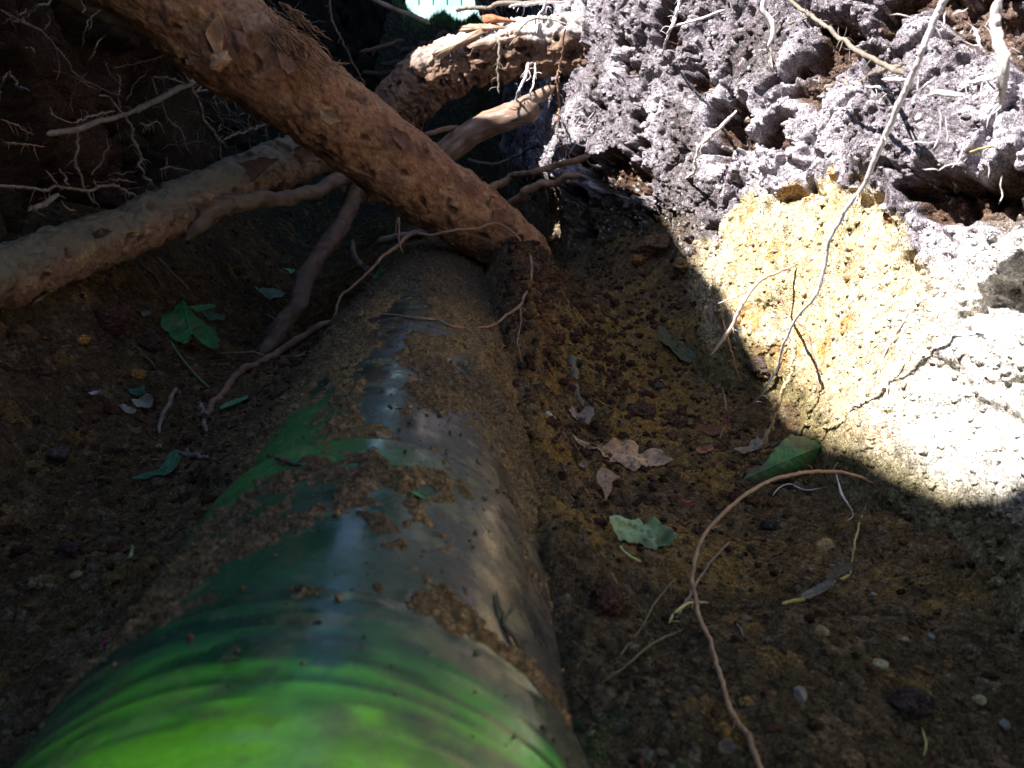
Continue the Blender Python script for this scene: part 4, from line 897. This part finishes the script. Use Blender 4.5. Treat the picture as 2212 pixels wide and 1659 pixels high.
# ------------------------------------------------------------------ leaves
def leaf(name, label, outline, stalk=None, colr=(.3, .2, .12), y=None, mat=None, curl=.01, crump=.004, cat='leaf', group=None, seed=0, lift=.006, vein=True, tilt=0.0, roll=0.0, mesh=26, pale=1.35, serr=0.0):
    """outline: picture points; the blade is put on the soil seen there and given curl, crumple, veins and thickness"""
    pts = np.array(outline, float); c = pts.mean(axis=0)
    base = hit(c[0], c[1], lift) if y is None else at(c[0], c[1], y)
    # plane of the blade: mostly lying, leaning towards the viewer
    n = np.array([0, -math.sin(R(30) + tilt), math.cos(R(30) + tilt)]); n /= np.linalg.norm(n)
    def onplane(u, v):
        d = ray(u, v); t = np.dot(base, n) / np.dot(d, n); return d * t
    m = 120; A0 = np.vstack([pts, pts[:1]]); tt = np.linspace(0, len(A0) - 1, m + 1)[:-1]; lin = np.stack([np.interp(tt, np.arange(len(A0)), A0[:, i_]) for i_ in (0, 1)], -1)
    ring = .6 * lin + .4 * catmull(A0, m + 1)[:-1]; ring = ring + (ring - c) * (.07 * vn(np.column_stack([ring * .11, np.full(m, seed)]), seed))[:, None]
    if serr:
        dd = ring - c; ring = ring + dd * (serr * (np.arange(m) % 3 - 1))[:, None]
    rim = np.array([onplane(*q) for q in ring]); cen = rim.mean(axis=0)
    K = mesh; V = []
    ax = rim[np.argmax(np.linalg.norm(rim - cen, axis=1))] - cen; axl = np.linalg.norm(ax); ax = ax / axl; bx = np.cross(n, ax)
    A = []
    for k in range(K + 1):
        f = k / K; A.append(cen + (rim - cen) * f)
    A = np.array(A)                                            # K+1, m, 3
    rel = A - cen; a = rel @ ax / axl; b = rel @ bx / axl
    h = curl * (b ** 2 * .55) + curl * .25 * a ** 2
    h = h + crump * fbm(A, 28, 4, seed + 1000) * 2.2
    veins = np.zeros_like(a)
    if vein:
        for sgn in (1, -1):
            veins = np.maximum(veins, np.exp(-(((a * 5.5 + sgn * b * 4.2) % 1 - .5) / .07) ** 2) * (sgn * b > 0))
        veins = np.maximum(veins, np.exp(-(b / .022) ** 2))
        h = h + veins * .0006
    if roll: h = h + roll * np.abs(b) ** 1.5
    V = A + n * h[..., None]
    fz = floor_surface(V[..., 0], V[..., 1])[0][..., 2] + .0015
    V[..., 2] = np.where(fz > V[..., 2], fz + .25 * np.minimum(.004, fz - V[..., 2]), V[..., 2])
    dx_, dz_ = V[..., 0] - PX, V[..., 2] - PZ; rd = np.hypot(dx_, dz_); rn = pipe_r(V[..., 1]) + .002; kk = np.where(rd < rn, rn / rd, 1)
    V[..., 0] = PX + dx_ * kk; V[..., 2] = PZ + dz_ * kk
    V = V.reshape(-1, 3)
    C = np.zeros((K + 1, m, 3), np.float32) + np.asarray(colr, np.float32)
    C = cmix(C, tuple(x * .6 for x in colr), sst(.0, .4, fbm(A, 40, 3, seed + 1100)) * .6)
    C = cmix(C, tuple(min(.8, x * pale) for x in colr), sst(.05, .4, fbm(A, 22, 3, seed + 1101)) * .7)
    C = cmix(C, tuple(min(.8, x * 1.5) for x in colr), veins * .5)
    dots = (worley(A, 420, seed + 5)[1] > .88); C = cmix(C, (.11, .08, .045), dots.astype(np.float32) * .6)
    C = cmix(C, (.12, .085, .045), sst(.12, .42, fbm(A, 70, 4, seed + 1105)) * .55)
    th = .0004; V2 = V - n * th; F = grid_faces(K + 1, m, True); F2 = F[:, ::-1] + len(V); i0 = K * m
    rimf = np.array([(i0 + j, i0 + (j + 1) % m, i0 + (j + 1) % m + len(V), i0 + j + len(V)) for j in range(m)])
    VV = np.vstack([V, V2]); CC = np.concatenate([C.reshape(-1, 3)] * 2)
    root = None
    if stalk:
        root = bpy.data.objects.new(name, None); col.objects.link(root); root.location = tuple(cen); tag(root, label, cat, group)
        mesh_obj('blade', VV - cen, np.vstack([F, F2, rimf]), CC, mat or M_leafdry, root)
        sp = [(onplane(u, v) if yy == 'p' else (hit(u, v) if yy is None else at(u, v, yy))) for (u, v, yy) in stalk[0]]
        root_obj('stalk', [([q - cen for q in sp], pr(sp, stalk[1]))], (stalk[2], stalk[2], stalk[2]), parent=root, seg=8, wob=.05, seed=seed)
    else:
        o = mesh_obj(name, VV, np.vstack([F, F2, rimf]), CC, mat or M_leafdry); tag(o, label, cat, group)
leaf('dry_leaf', 'largest crumpled brown lobed dry leaf lying flat right of the pipe', [(1237, 945), (1262, 962), (1300, 966), (1325, 952), (1352, 948), (1362, 942), (1380, 950), (1384, 966), (1412, 962), (1432, 978), (1440, 992), (1447, 1003), (1420, 1008), (1398, 1014), (1382, 1008), (1372, 1030), (1352, 1014), (1325, 1006), (1308, 996), (1290, 978), (1262, 970)],
     colr=(.43, .30, .20), curl=.012, crump=.011, seed=3, stalk=([(1228, 938, None), (1240, 948, 'p'), (1300, 975, 'p')], [2, 2.2, 1.6], (.35, .22, .14)), lift=.014)
leaf('dry_leaf', 'small folded brown dry leaf just below the largest dry leaf', [(1286, 1035), (1296, 1018), (1312, 1020), (1325, 1028), (1338, 1042), (1322, 1048), (1318, 1072), (1306, 1092), (1298, 1066), (1290, 1050)], colr=(.30, .20, .13), seed=4, lift=.008, curl=.02)
leaf('leaf_fragment', 'tiny pale leaf chip left of the small folded leaf', [(1250, 1002), (1262, 998), (1270, 1004), (1262, 1012), (1252, 1010)], colr=(.33, .25, .19), seed=5, lift=.004, mesh=8, cat='leaf fragment')
leaf('green_leaf', 'pale green crumpled scalloped leaf lying upside down with curved stalk', [(1312, 1145), (1322, 1128), (1342, 1114), (1362, 1122), (1378, 1116), (1392, 1128), (1412, 1124), (1426, 1136), (1440, 1142), (1458, 1156), (1455, 1172), (1440, 1186), (1422, 1180), (1424, 1196), (1404, 1202), (1384, 1196), (1362, 1198), (1345, 1190), (1328, 1172), (1318, 1158)],
     colr=(.26, .40, .20), mat=M_leaf, curl=.018, crump=.015, seed=6, lift=.017, serr=.010, pale=1.5, stalk=([(1362, 1160, 'p'), (1344, 1176, 'p'), (1342, 1188, None), (1360, 1205, None), (1386, 1218, None)], [1.6, 2.2, 2.8, 2.8, 3.2], (.42, .50, .20)))
leaf('green_leaf', 'large dark green leaf rolled against the foot of the sunlit wall', [(1612, 1032), (1618, 1016), (1648, 1004), (1668, 982), (1690, 956), (1712, 936), (1728, 928), (1752, 932), (1772, 948), (1780, 962), (1772, 982), (1768, 1008), (1750, 1022), (1722, 1040), (1690, 1052), (1650, 1048), (1625, 1040)],
     colr=(.05, .165, .05), mat=M_leaf, curl=-.05, crump=.003, seed=7, lift=.034, tilt=.45, roll=-.03, pale=1.2)
leaf('green_leaf', 'dark green underside flap behind the large rolled leaf', [(1640, 1000), (1655, 984), (1690, 958), (1712, 938), (1700, 946), (1672, 976), (1652, 1000)], colr=(.025, .07, .03), mat=M_leaf, seed=8, lift=.012, mesh=8)
leaf('green_leaf', 'dark green lobed leaf with long stalk on the left floor', [(348, 688), (366, 674), (382, 660), (398, 656), (412, 672), (424, 686), (448, 700), (468, 716), (476, 744), (470, 755), (452, 752), (436, 744), (424, 730), (414, 722), (408, 742), (398, 748), (384, 742), (372, 736), (358, 722), (350, 706)],
     colr=(.02, .13, .028), mat=M_leaf, curl=.012, crump=.003, seed=9, y=.93, serr=.015, stalk=([(362, 725, 'p'), (380, 758, None), (402, 788, None), (428, 818, None), (452, 840, None)], [2.2, 2.6, 2.8, 2.8, 2.4], (.10, .15, .08)))
leaf('green_leaf', 'narrow green leaf lobe just behind the dark green lobed leaf', [(408, 668), (424, 662), (446, 660), (464, 658), (468, 664), (452, 672), (430, 676)], colr=(.025, .12, .04), mat=M_leaf, seed=10, y=.96, mesh=10)
leaf('green_leaf', 'small wavy bluish green leaf right of the dark green lobed leaf', [(430, 682), (446, 678), (462, 680), (474, 684), (488, 682), (486, 692), (466, 690), (450, 696), (438, 692)], colr=(.05, .15, .09), mat=M_leaf, seed=11, mesh=10)
leaf('green_leaf', 'pale bluish green leaf lying flat left of the dark upright root', [(552, 632), (566, 626), (584, 628), (604, 626), (616, 632), (606, 640), (592, 644), (574, 648), (560, 642)], colr=(.13, .30, .19), mat=M_leaf, seed=12, mesh=12)
leaf('green_leaf', 'tiny bright green leaf curl above the pale bluish green leaf', [(612, 580), (624, 580), (636, 584), (634, 592), (626, 594), (624, 586)], colr=(.08, .40, .20), mat=M_leaf, seed=13, mesh=8)
leaf('green_leaf', 'dark green leaf strip lying on the lower left floor', [(286, 1030), (300, 1022), (336, 1016), (352, 1000), (366, 978), (384, 976), (392, 988), (384, 1004), (372, 1018), (356, 1030), (330, 1034)], colr=(.04, .15, .08), mat=M_leaf, seed=14, lift=.008, stalk=([(302, 1002, None), (320, 998, None), (345, 994, None)], [1.8, 2.2, 2], (.30, .36, .14)))
leaf('green_leaf', 'small green leaf strip at the foot of the curved brown root', [(476, 880), (492, 868), (512, 862), (536, 860), (534, 868), (514, 874), (494, 880), (480, 888)], colr=(.06, .26, .12), mat=M_leaf, seed=15, mesh=10)
leaf('green_leaf', 'small dark green folded leaf above the pale bark chips', [(262, 842), (282, 838), (300, 834), (314, 832), (312, 842), (318, 852), (300, 862), (288, 852), (276, 846)], colr=(.03, .11, .06), mat=M_leaf, seed=16, mesh=10)
leaf('bark_chip', 'pale grey curled chip on the left floor, left one', [(256, 876), (268, 874), (282, 880), (296, 888), (292, 896), (278, 894), (266, 886)], colr=(.28, .27, .22), seed=17, mesh=10, cat='chip', group='pale chips on the left floor', vein=False)
leaf('bark_chip', 'pale grey curled chip on the left floor, larger right one', [(286, 870), (302, 864), (320, 860), (332, 864), (328, 876), (316, 884), (304, 886), (292, 878)], colr=(.27, .27, .23), seed=18, mesh=10, cat='chip', group='pale chips on the left floor', vein=False, curl=.03)
leaf('bark_chip', 'small glossy white chip above the pale curled chips', [(196, 858), (208, 852), (222, 852), (218, 860), (204, 864)], colr=(.40, .40, .38), seed=19, mesh=8, cat='chip', group='pale chips on the left floor', vein=False)
leaf('leaf_fragment', 'grey green leaf fragment left of the lobed leaf', [(304, 672), (316, 670), (328, 676), (330, 688), (316, 692), (308, 684)], colr=(.17, .21, .16), seed=20, mesh=8, cat='leaf fragment')
leaf('dry_leaf', 'grey torn dry leaf lying between the curled leaf and the rolled leaf', [(1580, 978), (1596, 968), (1614, 964), (1622, 950), (1634, 946), (1636, 940), (1646, 952), (1650, 944), (1662, 960), (1680, 966), (1660, 970), (1640, 968), (1622, 976), (1606, 988), (1590, 984)], colr=(.20, .19, .17), seed=21, lift=.008)
leaf('dry_leaf', 'narrow reddish brown leaf curled upright on the dry stalk', [(1562, 896), (1568, 886), (1574, 894), (1574, 912), (1570, 926), (1562, 932), (1558, 918)], colr=(.26, .13, .08), seed=22, y=.70, mesh=10, tilt=.6)
leaf('dry_leaf', 'dark brown curled leaf lying left of the dry stalk', [(1504, 920), (1520, 926), (1540, 922), (1556, 928), (1556, 940), (1538, 946), (1520, 938), (1508, 932)], colr=(.13, .06, .04), seed=23, mesh=10)
leaf('dry_leaf', 'small orange brown leaf curl right of the largest dry leaf', [(1502, 976), (1510, 968), (1526, 968), (1540, 972), (1538, 980), (1520, 982), (1506, 984)], colr=(.34, .17, .09), seed=24, mesh=10)
leaf('dry_leaf', 'small torn grey brown leaf above the largest dry leaf', [(1226, 900), (1236, 894), (1250, 898), (1262, 888), (1280, 890), (1284, 904), (1276, 912), (1270, 924), (1258, 916), (1240, 920), (1230, 912)], colr=(.20, .17, .14), seed=25, lift=.007)
leaf('dry_leaf', 'grey dry leaf lying behind the yellow green root piece', [(1722, 1290), (1740, 1276), (1762, 1262), (1790, 1252), (1806, 1258), (1790, 1272), (1768, 1282), (1745, 1294)], colr=(.15, .145, .12), seed=26, lift=.005)
leaf('dry_leaf', 'broad brown grey leaf half buried at the shaded wall foot', [(1776, 1256), (1790, 1240), (1816, 1224), (1840, 1220), (1836, 1236), (1812, 1250), (1790, 1262)], colr=(.13, .11, .08), seed=27, lift=.006)
leaf('dry_leaf', 'pale dry leaf flake stuck on the middle of the pipe', [(812, 940), (822, 938), (840, 944), (846, 950), (836, 954), (820, 950)], colr=(.36, .27, .17), seed=28, mesh=8, lift=.002)
leaf('green_leaf', 'tiny bright green leaf scrap on the pipe collar', [(888, 1068), (900, 1062), (916, 1064), (928, 1070), (924, 1082), (906, 1084), (892, 1080)], colr=(.06, .24, .08), mat=M_leaf, seed=29, mesh=8, lift=.0015, crump=.001, curl=.0)
leaf('green_leaf', 'green leaf scrap on the striped near end of the pipe', [(474, 1432), (486, 1422), (502, 1420), (520, 1424), (528, 1434), (512, 1440), (492, 1444)], colr=(.05, .22, .05), mat=M_leaf, seed=30, mesh=8, lift=.002, crump=.001, curl=.0)
leaf('dry_leaf', 'small mauve grey leaf at the bottom right of the pipe', [(1548, 1610), (1560, 1600), (1580, 1606), (1590, 1620), (1574, 1632), (1556, 1630)], colr=(.15, .12, .11), seed=31, mesh=8)
leaf('green_leaf', 'dark green strap leaf lying on the slope left of the sunlit wall', [(1420, 705), (1438, 712), (1470, 738), (1502, 768), (1500, 796), (1470, 782), (1440, 752), (1420, 726)], colr=(.06, .075, .03), mat=M_leaf, seed=32, mesh=12, lift=.004)
leaf('dry_leaf', 'dark curled leaf on the left shoulder of the pipe collar', [(350, 1188), (366, 1184), (386, 1196), (402, 1216), (398, 1230), (380, 1222), (366, 1206)], colr=(.03, .045, .03), seed=33, mesh=10, lift=.003)
thin([(1180, 893, None), (1190, 903, None), (1204, 918, None)], [6, 7.5, 5], ((.50, .50, .42), (.35, .34, .28), (.6, .6, .52)), 'small white broken stem piece right of the pipe', .1, None, 'stem_piece', 'stem piece', seg=12)
thin([(288, 1182, None), (282, 1200, .30), (272, 1216, None)], [2, 3, 2], ((.15, .30, .12), (.1, .2, .08), (.2, .36, .16)), 'short green sprout left of the pipe collar', .15, None, 'sprout', 'sprout')

# ------------------------------------------------------------------ clods and stones one can single out
def clod(u, v, rp, colr, label, name='soil_clod', cat='clod', sub=4, seed=0, sq=(1.2, 1, .8), amp=.28, mat=None, group=None, y=None):
    p = hit(u, v, 0) if y is None else at(u, v, y)
    r = rp * p[1] / FPX; V, F = ico(sub)
    q = V + seed * 3.7
    d = 1 + amp * fbm(q, 1.4, 4, seed) * 1.6
    rs = np.random.default_rng(seed + 500); fac = rs.normal(size=(14, 3)); fac /= np.linalg.norm(fac, axis=1)[:, None]
    cutp = (V @ fac.T); cut = np.where(cutp > .1, (rs.uniform(.62, .95, 14)[None, :]) / np.maximum(cutp, .1), 9).min(axis=1); d = d * (np.minimum(1, cut) * .9 + .1)
    g, gi = worley(q, 3.2, seed + 9); g2, gi2 = worley(q, 7, seed + 12)
    d = d + (.16 * g * gi + .07 * g2 * gi2 if mat is None else .03 * g)
    ca, sa = math.cos(seed), math.sin(seed)
    V = V * d[:, None] * np.array(sq) * r
    V = np.stack([V[:, 0] * ca - V[:, 1] * sa, V[:, 0] * sa + V[:, 1] * ca, V[:, 2]], -1)
    C = np.zeros(V.shape, np.float32) + np.asarray(colr, np.float32)
    C = cmix(C, tuple(x * .5 for x in colr), sst(0, .5, fbm(q, 2.5, 3, seed + 3)) * .7)
    C = cmix(C, tuple(min(.6, x * 1.5) for x in colr), (gi2 > .8).astype(np.float32) * .4)
    if mat is not None: C = cmix(C * .8, (.10, .075, .045), sst(-.1, .3, fbm(q, 3.5, 4, seed + 8)) * .6)
    o = mesh_obj(name, V, F, C, mat or M_soil); o.location = tuple(p + np.array([0, 0, r * .25]))
    return tag(o, label, cat, group)
GC = 'clods of soil on the trench floor'
cl = [
 (1310, 1308, 44, (.085, .045, .032), 'largest dark reddish clod beside the pipe, in front of the ochre soil', None, 'c'),
 (1405, 1092, 24, (.075, .045, .035), 'dark brown clod above the pale green leaf', None, 'c'),
 (1782, 1182, 22, (.34, .25, .11), 'yellowish angular stone near the wall foot below the rolled leaf', None, 's'),
 (1772, 1366, 18, (.27, .19, .09), 'rounded ochre stone with dark shade, middle of the right floor', None, 's'),
 (1900, 1440, 20, (.30, .29, .16), 'pale yellow stone in the lower right', None, 's'),
 (1968, 1525, 46, (.055, .042, .038), 'large blackish clod in the lower right corner', None, 'c'),
 (1728, 1506, 24, (.22, .20, .16), 'rounded grey stone at the lower right', None, 's'),
 (2115, 1515, 16, (.30, .30, .15), 'pale yellow elongated stone near the right edge', None, 's'),
 (2170, 1568, 15, (.16, .20, .18), 'bluish grey flat stone at the bottom right corner', None, 's'),
 (2010, 1376, 11, (.20, .22, .19), 'small grey stone below the wall foot', None, 's'),
 (1886, 1286, 8, (.30, .34, .30), 'tiny pale green stone at the shaded wall foot', None, 's'),
 (1955, 1384, 10, (.28, .24, .13), 'small tan stone left of the small grey stone', None, 's'),
 (1562, 1578, 20, (.28, .17, .06), 'orange ochre clod left of the lower arched twig', None, 'c'),
 (1615, 1520, 16, (.33, .20, .07), 'bright orange clod right of the lower arched twig', None, 'c'),
 (1500, 1495, 16, (.07, .05, .045), 'dark pebble left of the arched twig', None, 's'),
 (1610, 1340, 13, (.10, .10, .07), 'dark olive pebble right of the arched twig', None, 's'),
 (1380, 900, 34, (.085, .06, .045), 'dark clod among the ochre crumbs behind the largest dry leaf', None, 'c'),
 (1470, 920, 18, (.11, .07, .05), 'brown clod behind the right end of the largest dry leaf', None, 'c'),
 (1590, 1000, 16, (.11, .08, .055), 'brown lump in front of the grey torn leaf', None, 'c'),
 (1650, 980, 8, (.33, .22, .08), 'little yellow lump under the soil coated root', None, 'c'),
 (1665, 1140, 20, (.05, .045, .045), 'blackish charcoal lump left of the yellowish stone', None, 'c'),
 (1422, 838, 13, (.035, .05, .055), 'shiny dark chip lying on the ochre crumbs', None, 's'),
 (1645, 800, 30, (.09, .065, .05), 'brown clod perched at the edge of the sunlit sand', None, 'c'),
 (240, 700, 40, (.085, .045, .035), 'large reddish clod left of the lobed green leaf', None, 'c'),
 (322, 752, 30, (.075, .045, .035), 'reddish clod below the lobed green leaf', None, 'c'),
 (180, 740, 15, (.40, .22, .06), 'orange clod on the left bank', None, 'c'),
 (178, 640, 9, (.36, .17, .07), 'tiny orange clod under the mossy root', None, 'c'),
 (298, 812, 14, (.34, .20, .06), 'small orange crumbly clod below the reddish clods', None, 'c'),
 (125, 985, 26, (.04, .032, .032), 'round dark hollow looking nut on the left floor', None, 's'),
 (348, 966, 12, (.28, .21, .09), 'tan pebble beside the forked twig', None, 's'),
 (95, 1265, 26, (.20, .15, .08), 'tan clod at the lower left floor', None, 'c'),
 (165, 1245, 14, (.24, .20, .10), 'small yellowish pebble right of the tan clod', None, 's'),
 (150, 1195, 24, (.085, .055, .045), 'dark clod above the tan clod at the lower left', None, 'c'),
 (1420, 540, 34, (.17, .10, .06), 'clod at the shadow edge under the wall, left one', None, 'c'),
 (1475, 580, 24, (.30, .19, .09), 'tan clod at the shadow edge under the wall', None, 'c'),
 (1385, 565, 18, (.30, .16, .055), 'orange clod above the talus slope', None, 'c'),
 (1190, 525, 16, (.14, .085, .05), 'brown clod resting against the foot of the thickest root', None, 'c'),
 (1062, 432, 12, (.30, .14, .06), 'orange lump sitting on the upper edge of the thickest root', .0, 'c'),
]
for k, (u, v, r_, c_, lb, yy, ty) in enumerate(cl):
    st_ = ty == 's'
    clod(u, v, r_, c_, lb, 'stone' if st_ else 'soil_clod', 'stone' if st_ else 'clod', 3 if st_ or r_ < 14 else 4, seed=k + 2, amp=.16 if st_ else .28,
         mat=M_stone if st_ else None, group='stones on the trench floor' if st_ else GC, y=(1.13 if yy == .0 else None), sq=(1.15, 1, .75))
# crumbs of the pile: many middling clods heaped beside the pipe and on the talus, uncountable
N = 1500
x = np.concatenate([rng.normal(.085, .06, N), rng.uniform(.08, .3, N // 2), rng.uniform(-.48, -.15, N // 2)]); y = np.concatenate([rng.normal(.98, .22, N), rng.uniform(.55, 1.3, N // 2), rng.uniform(.3, 1.1, N // 2)])
ok = (y > .45) & (y < 1.7) & ((x > .03) | (x < -.16)); x, y = x[ok], y[ok]; N = len(x)
Pc, _, _ = floor_surface(x, y); sz = (.0018 + .0048 * rng.random(N) ** 3)
pal = np.array([C_RED, (.075, .048, .034), (.105, .072, .04), (.15, .10, .045), (.09, .05, .034)])
cc = pal[rng.choice(5, N, p=[.36, .28, .18, .06, .12])] * rng.uniform(.7, 1.2, N)[:, None]
crumbs('crumbled_clods', Pc, sz, cc, 'heap of crumbled reddish clods beside the pipe and on the slopes', sub=2, seed=90)
# magenta flower bits
def petals(u, v, label):
    p = hit(u, v, .002); st = []
    for k in range(9):
        a = rng.uniform(0, 2 * math.pi); L = .0045
        st.append(([p, p + np.array([math.cos(a) * L * .6, math.sin(a) * L * .6, .003]), p + np.array([math.cos(a) * L, math.sin(a) * L, .002])], [.0005, .0007, .0004]))
    root_obj('flower_scrap', st, ((.36, .03, .12), (.2, .02, .07), (.45, .1, .2)), None, label, 'flower scrap', seg=6, seed=3)
petals(1482, 1092, 'tiny magenta flower scrap right of the dark brown clod')
petals(232, 1396, 'tiny magenta petal on the dark left floor near the pipe')

# ------------------------------------------------------------------ beyond the trench: mossy lip and pale fence
fence = bpy.data.objects.new('fence', None); col.objects.link(fence); fence.location = (0, 9, .7)
tag(fence, 'pale turquoise white board fence glimpsed beyond the far end of the trench', 'fence')
def boxv(x0, x1, y0, y1, z0, z1):
    V = np.array([(x, y, z) for x in (x0, x1) for y in (y0, y1) for z in (z0, z1)])
    F = np.array([(0, 1, 3, 2), (4, 6, 7, 5), (0, 4, 5, 1), (2, 3, 7, 6), (0, 2, 6, 4), (1, 5, 7, 3)]); return V, F
for k in range(44):
    x0 = -3 + k * .14
    V, F = boxv(x0 + .006, x0 + .128, 0, .02, .05, 2.4 + .02 * math.sin(k * 3)); C = np.zeros((8, 3)) + (np.array((.42, .66, .58)) if k % 3 else np.array((.55, .72, .62)))
    mesh_obj('board', V, F, C, M_fence, fence, smooth=False)
for zz in (.5, 1.7):
    V, F = boxv(-3.1, 3.2, .021, .06, zz, zz + .09); mesh_obj('rail', V, F, np.zeros((8, 3)) + (.3, .45, .38), M_fence, fence, smooth=False)
V_, T_, C_ = [], [], []
N = 9000; gx = rng.uniform(-.6, .4, N); gy = rng.uniform(5.6, 8.0, N); gz = np.maximum(floor_macro(gx, gy), np.where(gy > 6.2, .685, -9))
hgt = rng.uniform(.015, .05, N); an = rng.uniform(0, 6.28, N); wd = .004
b = np.stack([gx, gy, gz], -1); d = np.stack([np.cos(an), np.sin(an), 0 * an], -1) * wd; tip = b + np.stack([rng.normal(0, .015, N), rng.normal(0, .015, N), hgt], -1)
V = np.stack([b - d, b + d, tip], 1).reshape(-1, 3); F = np.arange(3 * N).reshape(-1, 3); C = np.repeat(np.array([(.10, .22, .05)]) * rng.uniform(.6, 1.3, (N, 1)), 3, 0)
o = mesh_obj('moss_and_grass', V, F, C, M_grass); tag(o, 'mossy green growth on the far lip of the trench', 'grass', kind='stuff')
